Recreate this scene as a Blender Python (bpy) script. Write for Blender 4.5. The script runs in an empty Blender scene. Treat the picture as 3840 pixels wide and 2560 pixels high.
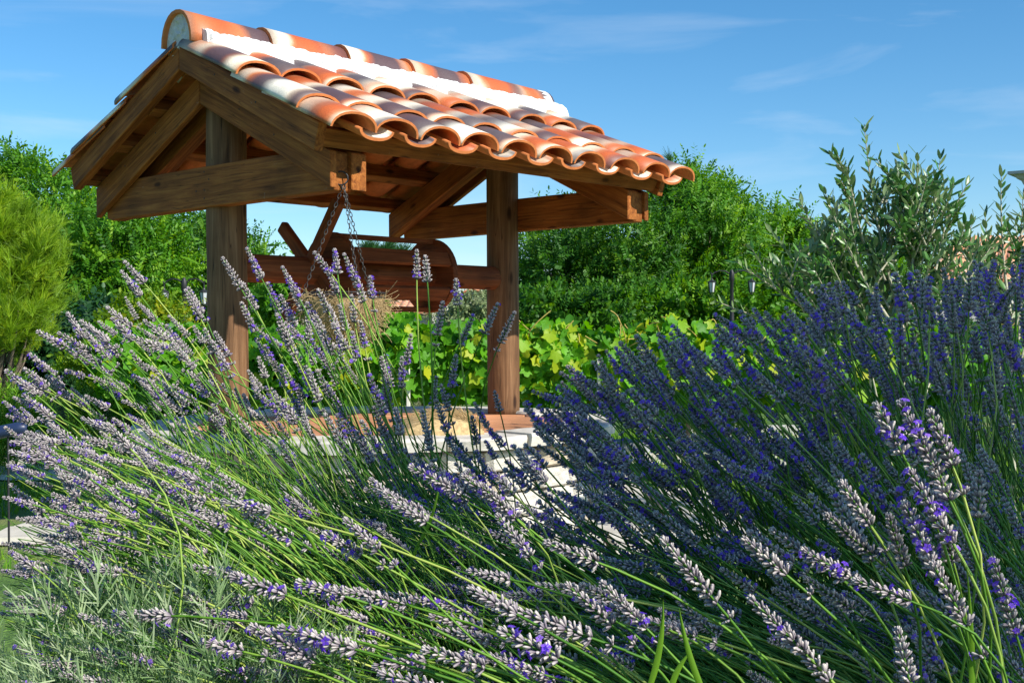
import bpy, bmesh, math, random
import numpy as np
from mathutils import Vector, Matrix, Euler, noise
rng = np.random.default_rng(7); random.seed(7)
sc = bpy.context.scene
col = sc.collection
PI = math.pi

# ------------------------------------------------------------------ camera
EYE = 1.02
PITCH = -0.0088; ROLL = 0.0048; FPX = 4574.0
fw = Vector((0, math.cos(PITCH), math.sin(PITCH)))
up0 = Vector((0, -math.sin(PITCH), math.cos(PITCH)))
rt0 = Vector((1, 0, 0))
cr, sr = math.cos(ROLL), math.sin(ROLL)
rt = rt0 * cr - up0 * sr
up = rt0 * sr + up0 * cr
cam_d = bpy.data.cameras.new('camera')
cam = bpy.data.objects.new('camera', cam_d); col.objects.link(cam)
cam.matrix_world = Matrix(((rt.x, up.x, -fw.x, 0), (rt.y, up.y, -fw.y, 0), (rt.z, up.z, -fw.z, EYE), (0, 0, 0, 1)))
cam_d.sensor_width = 36; cam_d.lens = 36 * FPX / 3840
cam_d.clip_start = 0.05; cam_d.clip_end = 2000
sc.camera = cam

def P(u, v, d):
    """world point at photo pixel (3840 wide) and distance d in front of the camera"""
    w = rt * ((u - 1920) / FPX) + up * ((1280 - v) / FPX) + fw
    return Vector((0, 0, EYE)) + w * (d / w.y)

# ------------------------------------------------------------------ light
SUN = Vector((0.655, -0.47, 0.588)).normalized()
el = math.asin(SUN.z); azm = math.atan2(SUN.x, SUN.y)
w = bpy.data.worlds.new('World'); sc.world = w; w.use_nodes = True
nt = w.node_tree; nt.nodes.clear()
sky = nt.nodes.new('ShaderNodeTexSky'); sky.sky_type = 'NISHITA'; sky.sun_disc = False
sky.sun_elevation = el; sky.sun_rotation = azm
sky.air_density = 1.0; sky.dust_density = 0.25; sky.ozone_density = 5.0; sky.altitude = 300
bg = nt.nodes.new('ShaderNodeBackground'); bg.inputs['Strength'].default_value = 0.105
out = nt.nodes.new('ShaderNodeOutputWorld')
tc = nt.nodes.new('ShaderNodeTexCoord')
mp = nt.nodes.new('ShaderNodeMapping'); mp.inputs['Scale'].default_value = (1.3, 1.3, 9.0); mp.inputs['Rotation'].default_value = (0.10, -0.13, 0)
ns = nt.nodes.new('ShaderNodeTexNoise'); ns.inputs['Scale'].default_value = 2.6; ns.inputs['Detail'].default_value = 7; ns.inputs['Roughness'].default_value = 0.55; ns.inputs['Distortion'].default_value = 0.5
cr_ = nt.nodes.new('ShaderNodeValToRGB'); cr_.color_ramp.elements[0].position = 0.52; cr_.color_ramp.elements[1].position = 0.82
cr_.color_ramp.elements[0].color = (0, 0, 0, 1); cr_.color_ramp.elements[1].color = (0.30, 0.30, 0.30, 1)
hs = nt.nodes.new('ShaderNodeHueSaturation'); hs.inputs['Saturation'].default_value = 1.22; hs.inputs['Hue'].default_value = 0.494; hs.inputs['Value'].default_value = 1.06
mx = nt.nodes.new('ShaderNodeMix'); mx.data_type = 'RGBA'; mx.inputs['B'].default_value = (6.5, 7.0, 7.6, 1)
L = nt.links.new
L(tc.outputs['Generated'], mp.inputs['Vector']); L(mp.outputs[0], ns.inputs['Vector']); L(ns.outputs['Fac'], cr_.inputs['Fac'])
L(sky.outputs[0], hs.inputs['Color']); L(hs.outputs[0], mx.inputs['A']); L(cr_.outputs['Color'], mx.inputs['Factor'])
L(mx.outputs['Result'], bg.inputs['Color']); L(bg.outputs[0], out.inputs['Surface'])
sd = bpy.data.lights.new('sun', 'SUN'); sd.energy = 4.6; sd.angle = math.radians(0.53); sd.color = (1.0, 0.95, 0.86)
so = bpy.data.objects.new('sun', sd); col.objects.link(so)
so.rotation_euler = SUN.to_track_quat('Z', 'Y').to_euler(); so.location = (8, -5, 12)
sc.view_settings.view_transform = 'Standard'; sc.view_settings.look = 'None'
sc.view_settings.exposure = 0.5; sc.view_settings.gamma = 1; sc.view_settings.use_curve_mapping = False
sc.cycles.max_bounces = 6; sc.cycles.transparent_max_bounces = 4

# ------------------------------------------------------------------ materials
def M(name):
    m = bpy.data.materials.new(name); m.use_nodes = True
    n = m.node_tree; return m, n, n.nodes['Principled BSDF'], n.nodes['Material Output']
def nd(n, t, **k):
    x = n.nodes.new(t)
    for a, b in k.items():
        if a in x.inputs: x.inputs[a].default_value = b
        else: setattr(x, a, b)
    return x
def ramp(n, pts):
    r = n.nodes.new('ShaderNodeValToRGB'); e = r.color_ramp.elements
    while len(e) > 1: e.remove(e[-1])
    e[0].position = pts[0][0]; e[0].color = (*pts[0][1], 1)
    for p, c in pts[1:]:
        q = e.new(p); q.color = (*c, 1)
    return r
def objcoord(n, scale=(1, 1, 1), rand=30.0):
    t = nd(n, 'ShaderNodeTexCoord'); oi = nd(n, 'ShaderNodeObjectInfo')
    mu = nd(n, 'ShaderNodeMath', operation='MULTIPLY'); mu.inputs[1].default_value = rand
    n.links.new(oi.outputs['Random'], mu.inputs[0])
    va = nd(n, 'ShaderNodeVectorMath', operation='ADD')
    n.links.new(t.outputs['Object'], va.inputs[0]); n.links.new(mu.outputs[0], va.inputs[1])
    mp = nd(n, 'ShaderNodeMapping'); mp.inputs['Scale'].default_value = scale
    n.links.new(va.outputs[0], mp.inputs['Vector']); return mp, oi, t

def wood(name, dark, mid, light, scale=(2.2, 40, 40), cracks=0.6, rough=0.75, pale=0.0):
    m, n, b, o = M(name); l = n.links.new
    mp, oi, t = objcoord(n, scale)
    n1 = nd(n, 'ShaderNodeTexNoise', Scale=1.0, Detail=8.0, Roughness=0.65, Distortion=0.9)
    l(mp.outputs[0], n1.inputs['Vector'])
    r = ramp(n, [(0.28, dark), (0.5, mid), (0.74, light)]); l(n1.outputs['Fac'], r.inputs['Fac'])
    # broad blotches
    n2 = nd(n, 'ShaderNodeTexNoise', Scale=3.0, Detail=3.0); l(t.outputs['Object'], n2.inputs['Vector'])
    r2 = ramp(n, [(0.3, (0.6, 0.58, 0.56)), (0.7, (1.25, 1.2, 1.15))]); l(n2.outputs['Fac'], r2.inputs['Fac'])
    mu = nd(n, 'ShaderNodeMix', data_type='RGBA', blend_type='MULTIPLY'); mu.inputs['Factor'].default_value = 1
    l(r.outputs[0], mu.inputs['A']); l(r2.outputs[0], mu.inputs['B'])
    # knots
    mk = nd(n, 'ShaderNodeMapping'); mk.inputs['Scale'].default_value = (scale[0] * 1.7, 9, 9); 
    if scale[0] > 10: mk.inputs['Scale'].default_value = (9, 9, 3)
    l(mp.inputs['Vector'].links[0].from_socket, mk.inputs['Vector'])
    vo = nd(n, 'ShaderNodeTexVoronoi', Scale=0.9); l(mk.outputs[0], vo.inputs['Vector'])
    rk = ramp(n, [(0.0, (0.12, 0.09, 0.08)), (0.09, (0.35, 0.3, 0.28)), (0.15, (1, 1, 1))]); l(vo.outputs['Distance'], rk.inputs['Fac'])
    m2 = nd(n, 'ShaderNodeMix', data_type='RGBA', blend_type='MULTIPLY'); m2.inputs['Factor'].default_value = 1
    l(mu.outputs['Result'], m2.inputs['A']); l(rk.outputs[0], m2.inputs['B'])
    # thin dark drying cracks
    mc = nd(n, 'ShaderNodeMapping'); mc.inputs['Scale'].default_value = tuple(s * (0.35 if s < 10 else 0.8) for s in scale)
    l(mp.inputs['Vector'].links[0].from_socket, mc.inputs['Vector'])
    nc = nd(n, 'ShaderNodeTexNoise', Scale=1.3, Detail=2.0); l(mc.outputs[0], nc.inputs['Vector'])
    rc = ramp(n, [(0.492, (1, 1, 1)), (0.5, (1 - cracks,) * 3), (0.508, (1, 1, 1))]); l(nc.outputs['Fac'], rc.inputs['Fac'])
    m3 = nd(n, 'ShaderNodeMix', data_type='RGBA', blend_type='MULTIPLY'); m3.inputs['Factor'].default_value = 1
    l(m2.outputs['Result'], m3.inputs['A']); l(rc.outputs[0], m3.inputs['B'])
    # pale scuffs
    ns_ = nd(n, 'ShaderNodeTexNoise', Scale=14.0, Detail=6.0, Roughness=0.7); l(mp.inputs['Vector'].links[0].from_socket, ns_.inputs['Vector'])
    rs = ramp(n, [(0.66, (0, 0, 0)), (0.76, (pale,) * 3)]); l(ns_.outputs['Fac'], rs.inputs['Fac'])
    m4 = nd(n, 'ShaderNodeMix', data_type='RGBA'); l(rs.outputs[0], m4.inputs['Factor']); m4.inputs['B'].default_value = (0.42, 0.34, 0.27, 1)
    l(m3.outputs['Result'], m4.inputs['A'])
    l(m4.outputs['Result'], b.inputs['Base Color']); b.inputs['Roughness'].default_value = rough; b.inputs['Specular IOR Level'].default_value = 0.25
    bp = nd(n, 'ShaderNodeBump', Strength=0.35, Distance=0.01)
    ad = nd(n, 'ShaderNodeMath', operation='MULTIPLY'); l(n1.outputs['Fac'], ad.inputs[0]); l(rc.outputs[0], ad.inputs[1])
    l(ad.outputs[0], bp.inputs['Height']); l(bp.outputs[0], b.inputs['Normal'])
    return m
W_BEAM = wood('stained_beam', (0.10, 0.028, 0.006), (0.28, 0.092, 0.018), (0.46, 0.18, 0.042), pale=0.6)
W_DARK = wood('dark_red_wood', (0.08, 0.022, 0.008), (0.22, 0.062, 0.02), (0.34, 0.105, 0.035))
W_POST = wood('post_wood', (0.075, 0.038, 0.019), (0.19, 0.100, 0.048), (0.32, 0.19, 0.10), scale=(26, 26, 1.6), cracks=0.75, pale=0.25)
W_DECK = wood('deck_wood', (0.42, 0.17, 0.075), (0.62, 0.29, 0.14), (0.76, 0.46, 0.28), pale=0.9)

def simple(name, c, rough=0.7, spec=0.3, metal=0.0, noise_amt=0.25, scale=8.0, bump=0.0, bscale=40.0):
    m, n, b, o = M(name); l = n.links.new
    mp, oi, t = objcoord(n)
    nn = nd(n, 'ShaderNodeTexNoise', Scale=scale, Detail=6.0, Roughness=0.6); l(mp.outputs[0], nn.inputs['Vector'])
    lo = tuple(x * (1 - noise_amt) for x in c); hi = tuple(min(1, x * (1 + noise_amt)) for x in c)
    r = ramp(n, [(0.3, lo), (0.7, hi)]); l(nn.outputs['Fac'], r.inputs['Fac']); l(r.outputs[0], b.inputs['Base Color'])
    b.inputs['Roughness'].default_value = rough; b.inputs['Specular IOR Level'].default_value = spec; b.inputs['Metallic'].default_value = metal
    if bump:
        n2 = nd(n, 'ShaderNodeTexNoise', Scale=bscale, Detail=5.0); l(t.outputs['Object'], n2.inputs['Vector'])
        bp = nd(n, 'ShaderNodeBump', Strength=bump, Distance=0.01); l(n2.outputs['Fac'], bp.inputs['Height']); l(bp.outputs[0], b.inputs['Normal'])
    return m
MORTAR = simple('mortar', (0.80, 0.79, 0.76), 0.95, 0.1, noise_amt=0.06, bump=0.9, bscale=70)
TERRA = simple('raw_terracotta', (0.62, 0.20, 0.065), 0.8, 0.2, noise_amt=0.2, scale=20, bump=0.2)
STONE = simple('pale_limestone', (0.60, 0.56, 0.49), 0.9, 0.15, noise_amt=0.28, scale=5, bump=0.7, bscale=22)
STONE2 = simple('warm_limestone', (0.50, 0.42, 0.32), 0.9, 0.15, noise_amt=0.3, scale=5, bump=0.7, bscale=22)
PAVE = simple('flagstone', (0.58, 0.54, 0.46), 0.9, 0.15, noise_amt=0.2, scale=3, bump=0.4, bscale=15)
ROCK = simple('grey_rock', (0.30, 0.31, 0.33), 0.9, 0.15, noise_amt=0.35, scale=4, bump=0.7, bscale=12)
SOIL = simple('soil', (0.07, 0.05, 0.035), 0.95, 0.05, noise_amt=0.5, scale=12, bump=0.8, bscale=30)
IRON = simple('wrought_iron', (0.025, 0.025, 0.028), 0.5, 0.4, noise_amt=0.2)
CHAIN = simple('weathered_chain', (0.10, 0.095, 0.09), 0.45, 0.5, metal=0.7, noise_amt=0.3)
COIR = simple('coir', (0.42, 0.29, 0.15), 0.9, 0.1, noise_amt=0.4, scale=30)
STRAW = simple('straw_fibre', (0.50, 0.36, 0.18), 0.85, 0.1, noise_amt=0.3, scale=60, bump=0.5, bscale=90)
WHITEW = simple('white_render', (0.72, 0.69, 0.62), 0.9, 0.1, noise_amt=0.05)
GREYW = simple('grey_render', (0.42, 0.42, 0.42), 0.9, 0.1, noise_amt=0.08)
GLASS = simple('lantern_glass', (0.55, 0.58, 0.6), 0.15, 0.6, noise_amt=0.02)
NAVY = simple('dark_blue_enamel', (0.02, 0.035, 0.09), 0.4, 0.5, noise_amt=0.1)

def flamed(name='flamed_tile', sh=0.0):
    m, n, b, o = M(name); l = n.links.new
    t = nd(n, 'ShaderNodeTexCoord'); oi = nd(n, 'ShaderNodeObjectInfo')
    sx = nd(n, 'ShaderNodeSeparateXYZ'); l(t.outputs['Object'], sx.inputs[0])
    # band position along the tile, bent a little by noise
    nn = nd(n, 'ShaderNodeTexNoise', Scale=5.0, Detail=3.0); l(t.outputs['Object'], nn.inputs['Vector'])
    a1 = nd(n, 'ShaderNodeMath', operation='MULTIPLY_ADD'); a1.inputs[1].default_value = 0.10; l(nn.outputs['Fac'], a1.inputs[0]); l(sx.outputs['X'], a1.inputs[2])
    a2 = nd(n, 'ShaderNodeMath', operation='MULTIPLY_ADD'); a2.inputs[1].default_value = 41.0; l(oi.outputs['Random'], a2.inputs[0]); l(a1.outputs[0], a2.inputs[2])
    n1 = nd(n, 'ShaderNodeTexNoise', noise_dimensions='1D', Scale=3.9, Detail=0.0); l(a2.outputs[0], n1.inputs['W'])
    a3 = nd(n, 'ShaderNodeMath', operation='ADD'); a3.inputs[1].default_value = 77.3; l(a2.outputs[0], a3.inputs[0])
    n2 = nd(n, 'ShaderNodeTexNoise', noise_dimensions='1D', Scale=3.3, Detail=0.0); l(a3.outputs[0], n2.inputs['W'])
    base = ramp(n, [(0.34 + sh, (0.52, 0.115, 0.03)), (0.42 + sh, (0.58, 0.19, 0.07)), (0.53 + sh, (0.72, 0.56, 0.40)), (0.68 + sh, (0.82, 0.76, 0.62))]); l(n1.outputs['Fac'], base.inputs['Fac'])
    dm = ramp(n, [(0.47, (0, 0, 0)), (0.62, (0.95,) * 3)]); l(n2.outputs['Fac'], dm.inputs['Fac'])
    mix = nd(n, 'ShaderNodeMix', data_type='RGBA'); l(dm.outputs[0], mix.inputs['Factor']); l(base.outputs[0], mix.inputs['A']); mix.inputs['B'].default_value = (0.085, 0.06, 0.068, 1)
    sp = nd(n, 'ShaderNodeTexNoise', Scale=160.0, Detail=2.0); l(t.outputs['Object'], sp.inputs['Vector'])
    r2 = ramp(n, [(0.3, (0.84,) * 3), (0.7, (1.1,) * 3)]); l(sp.outputs['Fac'], r2.inputs['Fac'])
    m3 = nd(n, 'ShaderNodeMix', data_type='RGBA', blend_type='MULTIPLY'); m3.inputs['Factor'].default_value = 1
    l(mix.outputs['Result'], m3.inputs['A']); l(r2.outputs[0], m3.inputs['B'])
    l(m3.outputs['Result'], b.inputs['Base Color']); b.inputs['Roughness'].default_value = 0.5; b.inputs['Specular IOR Level'].default_value = 0.45
    bp = nd(n, 'ShaderNodeBump', Strength=0.12, Distance=0.004); l(sp.outputs['Fac'], bp.inputs['Height']); l(bp.outputs[0], b.inputs['Normal'])
    return m
FLAME = flamed(); FLAME_R = flamed('ridge_flamed_tile', 0.10)

def leafmat(name, c0, c1, c2=None, trans=0.35, rough=0.5, use='attr', back=None, spec=0.3):
    """foliage: colour runs c0 -> c1 (-> c2) with the leaf's own tint"""
    m, n, b, o = M(name); l = n.links.new
    if use == 'attr':
        a = nd(n, 'ShaderNodeAttribute', attribute_name='tint'); src = a.outputs['Fac']
    else:
        a = nd(n, 'ShaderNodeObjectInfo'); src = a.outputs['Random']
    r = ramp(n, [(0.0, c0), (0.6, c1), (1.0, c2 or c1)]); l(src, r.inputs['Fac'])
    csrc = r.outputs[0]
    if back:
        g = nd(n, 'ShaderNodeNewGeometry'); mb = nd(n, 'ShaderNodeMix', data_type='RGBA')
        l(g.outputs['Backfacing'], mb.inputs['Factor']); l(csrc, mb.inputs['A']); mb.inputs['B'].default_value = (*back, 1); csrc = mb.outputs['Result']
    l(csrc, b.inputs['Base Color']); b.inputs['Roughness'].default_value = rough; b.inputs['Specular IOR Level'].default_value = spec
    if trans > 0:
        tr = nd(n, 'ShaderNodeBsdfTranslucent'); hs = nd(n, 'ShaderNodeHueSaturation', Value=1.7, Saturation=1.1, Hue=0.487)
        l(csrc, hs.inputs['Color']); l(hs.outputs[0], tr.inputs['Color'])
        ms = nd(n, 'ShaderNodeMixShader', Fac=trans); l(b.outputs[0], ms.inputs[1]); l(tr.outputs[0], ms.inputs[2]); l(ms.outputs[0], o.inputs['Surface'])
    return m
LF_LOCUST = leafmat('locust_leaf', (0.02, 0.09, 0.008), (0.09, 0.26, 0.012), (0.26, 0.44, 0.02))
LF_DARK = leafmat('dark_leaf', (0.015, 0.07, 0.008), (0.06, 0.19, 0.015), (0.17, 0.33, 0.02))
LF_YELLOW = leafmat('yellow_green_leaf', (0.07, 0.17, 0.01), (0.17, 0.30, 0.012), (0.38, 0.36, 0.02))
LF_PINE = leafmat('pine_needle', (0.07, 0.16, 0.010), (0.22, 0.38, 0.015), (0.44, 0.55, 0.03), trans=0.3)
LF_CONIFER = leafmat('conifer_leaf', (0.02, 0.07, 0.02), (0.04, 0.13, 0.03), (0.07, 0.18, 0.04), trans=0.15)
LF_OLIVE = leafmat('olive_leaf', (0.03, 0.10, 0.02), (0.06, 0.18, 0.03), (0.12, 0.27, 0.05), trans=0.12, rough=0.38, back=(0.22, 0.32, 0.14), spec=0.5)
LF_OLIVE_O = leafmat('olive_leaf_single', (0.03, 0.10, 0.02), (0.06, 0.18, 0.03), (0.12, 0.27, 0.05), trans=0.12, rough=0.38, use='rand', back=(0.22, 0.32, 0.14), spec=0.5)
LF_VINE = leafmat('vine_leaf', (0.03, 0.15, 0.012), (0.14, 0.40, 0.015), (0.50, 0.52, 0.02), trans=0.4)
LF_VINE_O = leafmat('vine_leaf_single', (0.06, 0.24, 0.012), (0.16, 0.44, 0.015), (0.48, 0.50, 0.02), trans=0.4, use='rand')
LF_SILVER = leafmat('lavender_leaf', (0.07, 0.14, 0.05), (0.20, 0.31, 0.12), (0.44, 0.52, 0.31), trans=0.15, rough=0.7)
LF_STEM = leafmat('lavender_stem', (0.025, 0.10, 0.008), (0.09, 0.24, 0.015), (0.32, 0.44, 0.06), trans=0.0, rough=0.5)
LF_STEM_O = leafmat('lavender_stem_single', (0.05, 0.16, 0.012), (0.14, 0.30, 0.025), (0.44, 0.52, 0.11), trans=0.0, rough=0.5, use='rand')
LF_GRASS = leafmat('grass_blade', (0.05, 0.16, 0.01), (0.11, 0.28, 0.015), (0.25, 0.36, 0.03), trans=0.3)
LF_DRY = leafmat('grey_green_plant', (0.12, 0.17, 0.07), (0.22, 0.28, 0.12), (0.34, 0.34, 0.2), trans=0.2)
LF_ROSE = leafmat('rosemary_leaf', (0.06, 0.18, 0.01), (0.14, 0.32, 0.02), (0.26, 0.42, 0.03), trans=0.2)
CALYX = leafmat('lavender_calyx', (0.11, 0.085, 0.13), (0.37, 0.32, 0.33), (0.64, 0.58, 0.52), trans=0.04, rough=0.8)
PETAL = leafmat('lavender_petal', (0.16, 0.06, 0.62), (0.26, 0.11, 0.78), (0.42, 0.22, 0.85), trans=0.35, rough=0.6)
BARK = simple('grey_bark', (0.20, 0.16, 0.12), 0.9, 0.1, noise_amt=0.4, scale=18, bump=0.8, bscale=30)
OBARK = simple('olive_bark', (0.40, 0.38, 0.28), 0.8, 0.1, noise_amt=0.3, scale=18, bump=0.5)
CANE = simple('vine_cane', (0.42, 0.33, 0.09), 0.7, 0.2, noise_amt=0.3, scale=10)

def roofmat():
    m, n, b, o = M('orange_roof'); l = n.links.new
    t = nd(n, 'ShaderNodeTexCoord')
    nn = nd(n, 'ShaderNodeTexNoise', Scale=7.0, Detail=3.0); l(t.outputs['Object'], nn.inputs['Vector'])
    r = ramp(n, [(0.3, (0.55, 0.18, 0.08)), (0.5, (0.70, 0.33, 0.18)), (0.7, (0.62, 0.50, 0.38))]); l(nn.outputs['Fac'], r.inputs['Fac'])
    l(r.outputs[0], b.inputs['Base Color']); b.inputs['Roughness'].default_value = 0.8
    return m
ROOF = roofmat()

# ------------------------------------------------------------------ helpers
def link(o, parent=None):
    col.objects.link(o)
    if parent is not None: o.parent = parent
    return o
def tag(o, label=None, cat=None, group=None, kind=None):
    if label: o['label'] = label
    if cat: o['category'] = cat
    if group: o['group'] = group
    if kind: o['kind'] = kind
    return o
def empty(name, loc=(0, 0, 0), rz=0.0, **k):
    o = bpy.data.objects.new(name, None); col.objects.link(o); o.empty_display_size = 0.1
    o.location = loc; o.rotation_euler = (0, 0, rz); return tag(o, **k)
def arrmesh(name, V, F, mats, tint=None, smooth=False, midx=None):
    V = np.asarray(V, dtype=np.float32); F = np.asarray(F, dtype=np.int32)
    me = bpy.data.meshes.new(name); k = F.shape[1]
    me.vertices.add(len(V)); me.vertices.foreach_set('co', V.ravel())
    me.loops.add(F.size); me.loops.foreach_set('vertex_index', F.ravel())
    me.polygons.add(len(F)); me.polygons.foreach_set('loop_start', np.arange(0, F.size, k, dtype=np.int32))
    for m in (mats if isinstance(mats, (list, tuple)) else [mats]): me.materials.append(m)
    if midx is not None: me.polygons.foreach_set('material_index', np.asarray(midx, dtype=np.int32))
    if smooth: me.polygons.foreach_set('use_smooth', np.ones(len(F), dtype=bool))
    me.update(calc_edges=True)
    if tint is not None:
        a = me.attributes.new('tint', 'FLOAT', 'POINT'); a.data.foreach_set('value', np.asarray(tint, dtype=np.float32))
    return me
def mobj(name, me, parent=None, loc=None, mat=None, **k):
    o = bpy.data.objects.new(name, me); link(o, parent)
    if mat is not None: o.matrix_local = mat
    if loc is not None: o.location = loc
    return tag(o, **k)
def pymesh(name, V, F, mats, smooth=False, midx=None):
    me = bpy.data.meshes.new(name); me.from_pydata([tuple(v) for v in V], [], F)
    for m in (mats if isinstance(mats, (list, tuple)) else [mats]): me.materials.append(m)
    if midx is not None:
        for p, i in zip(me.polygons, midx): p.material_index = i
    if smooth: me.shade_smooth()
    me.update(); return me
def bevel_mesh(me, w=0.004, seg=1):
    bm = bmesh.new(); bm.from_mesh(me); bmesh.ops.bevel(bm, geom=list(bm.edges), offset=w, segments=seg, affect='EDGES', profile=0.6)
    bmesh.ops.recalc_face_normals(bm, faces=list(bm.faces)); bm.to_mesh(me); bm.free(); me.update(); return me
def frames(axis, roll=None):
    """(N,3) axes -> (N,3,3) matrices whose third column is the axis"""
    z = axis / np.linalg.norm(axis, axis=1, keepdims=True)
    h = np.where(np.abs(z[:, 2:3]) > 0.9, np.array([[1., 0, 0]]), np.array([[0, 0, 1.]]))
    x = np.cross(h, z); x /= np.linalg.norm(x, axis=1, keepdims=True); y = np.cross(z, x)
    if roll is None: roll = rng.uniform(0, 2 * PI, len(z))
    c, s = np.cos(roll)[:, None], np.sin(roll)[:, None]
    return np.stack([x * c + y * s, -x * s + y * c, z], axis=2)
def scatter(tv, tf, pos, R, scale, tint, ttint=None):
    """replicate a template: returns V, F, tint"""
    tv = np.asarray(tv, float); tf = np.asarray(tf); N = len(pos)
    V = np.einsum('nij,vj->nvi', R, tv) * np.asarray(scale).reshape(-1, 1, 1) + pos[:, None, :]
    F = tf[None] + (np.arange(N) * len(tv))[:, None, None]
    T = np.repeat(tint[:, None], len(tv), 1)
    if ttint is not None: T = T + np.asarray(ttint)[None]
    return V.reshape(-1, 3), F.reshape(-1, tf.shape[1]), np.clip(T.ravel(), 0, 1)
def merge(parts):
    V, F, T, n = [], [], [], 0
    for v, f, t in parts:
        V.append(v); F.append(f + n); T.append(t); n += len(v)
    return np.concatenate(V), np.concatenate(F), np.concatenate(T)
def tubes(paths, radii, sides=4, tint=None):
    """many tubes of equal point count at once: paths (N,K,3), radii (N,K)"""
    paths = np.asarray(paths, float); N, K, _ = paths.shape
    radii = np.broadcast_to(np.asarray(radii, float), (N, K))
    d = np.gradient(paths, axis=1); d /= np.linalg.norm(d, axis=2, keepdims=True) + 1e-9
    h = np.where(np.abs(d[..., 2:3]) > 0.93, np.array([1., 0, 0]), np.array([0, 0, 1.]))
    x = np.cross(h, d); x /= np.linalg.norm(x, axis=2, keepdims=True) + 1e-9; y = np.cross(d, x)
    ang = np.arange(sides) * 2 * PI / sides
    ring = x[:, :, None] * np.cos(ang)[None, None, :, None] + y[:, :, None] * np.sin(ang)[None, None, :, None]
    V = paths[:, :, None] + ring * radii[:, :, None, None]
    i = np.arange(K - 1)[:, None] * sides; j = np.arange(sides)[None]; j2 = (j + 1) % sides
    F = np.stack([i + j, i + j2, i + sides + j2, i + sides + j], -1).reshape(-1, 4)
    F = F[None] + (np.arange(N) * K * sides)[:, None, None]
    if tint is None: tint = np.full(N, 0.5)
    return V.reshape(-1, 3), F.reshape(-1, 4), np.repeat(tint, K * sides)
def bez(a, c, b, K):
    t = np.linspace(0, 1, K)[None, :, None]
    return a[:, None] * (1 - t) ** 2 + c[:, None] * 2 * t * (1 - t) + b[:, None] * t ** 2
def nv(v): return np.array(v, float)

# ================================================================== SETTING
def ground():
    n = 60; xs = np.concatenate([-np.geomspace(400, 6, 14), np.linspace(-5, 5, 30), np.geomspace(6, 400, 14)])
    ys = np.concatenate([np.linspace(-30, -2, 8), np.linspace(-1, 16, 40), np.geomspace(18, 900, 16)])
    X, Y = np.meshgrid(xs, ys); Z = np.zeros_like(X)
    V = np.stack([X, Y, Z], -1).reshape(-1, 3); a, b = len(xs), len(ys)
    i = (np.arange(b - 1)[:, None] * a + np.arange(a - 1)[None]).ravel()
    F = np.stack([i, i + 1, i + a + 1, i + a], -1)
    m, nn, bb, o = M('lawn_and_earth'); l = nn.links.new
    t = nd(nn, 'ShaderNodeTexCoord')
    n1 = nd(nn, 'ShaderNodeTexNoise', Scale=1.1, Detail=6.0, Roughness=0.6); l(t.outputs['Object'], n1.inputs['Vector'])
    n2 = nd(nn, 'ShaderNodeTexNoise', Scale=45.0, Detail=4.0); l(t.outputs['Object'], n2.inputs['Vector'])
    r1 = ramp(nn, [(0.35, (0.05, 0.13, 0.015)), (0.5, (0.12, 0.23, 0.03)), (0.68, (0.24, 0.25, 0.09))]); l(n1.outputs['Fac'], r1.inputs['Fac'])
    r2 = ramp(nn, [(0.3, (0.6,) * 3), (0.7, (1.3,) * 3)]); l(n2.outputs['Fac'], r2.inputs['Fac'])
    mu = nd(nn, 'ShaderNodeMix', data_type='RGBA', blend_type='MULTIPLY'); mu.inputs['Factor'].default_value = 1
    l(r1.outputs[0], mu.inputs['A']); l(r2.outputs[0], mu.inputs['B']); l(mu.outputs['Result'], bb.inputs['Base Color']); bb.inputs['Roughness'].default_value = 0.95
    bp = nd(nn, 'ShaderNodeBump', Strength=0.8, Distance=0.05); l(n2.outputs['Fac'], bp.inputs['Height']); l(bp.outputs[0], bb.inputs['Normal'])
    mobj('ground', arrmesh('ground', V, F, m), kind='structure')
ground()

WC = Vector((-0.737, 6.845, 0)); AZ = 0.7412
ca, sa = math.cos(AZ), math.sin(AZ)

# soil bed under the lavender
ang = np.linspace(0, 2 * PI, 48, endpoint=False)
bx = 0.2 + 2.7 * np.cos(ang) * (1 + 0.06 * np.sin(5 * ang)); by = 1.5 + 2.0 * np.sin(ang) * (1 + 0.07 * np.sin(4 * ang + 1))
Vb = [(x, y, 0.03 + 0.0 * i) for i, (x, y) in enumerate(zip(bx, by))] + [(x * 1.02 - 0.004, y * 1.02 - 0.03, 0.0) for x, y in zip(bx, by)]
Fb = [list(range(48))] + [[i, 48 + i, 48 + (i + 1) % 48, (i + 1) % 48] for i in range(48)]
mobj('soil_bed', pymesh('soil_bed', Vb, Fb, SOIL), kind='structure')

def stone_mesh(name, sx, sy, sz, mat, seed, rough=0.06):
    """a rounded uneven block, size sx,sy,sz, origin at its centre"""
    bm = bmesh.new(); bmesh.ops.create_cube(bm, size=1.0)
    bmesh.ops.bevel(bm, geom=list(bm.edges), offset=0.13, segments=1, affect='EDGES')
    bmesh.ops.triangulate(bm, faces=list(bm.faces))
    for v in bm.verts:
        k = noise.noise_vector(v.co * 2.3 + Vector((seed * 3.7, seed, 0)))
        v.co += k * rough * 1.5
        v.co = Vector((v.co.x * sx, v.co.y * sy, v.co.z * sz))
    me = bpy.data.meshes.new(name); bm.to_mesh(me); bm.free(); me.materials.append(mat); return me

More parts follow.
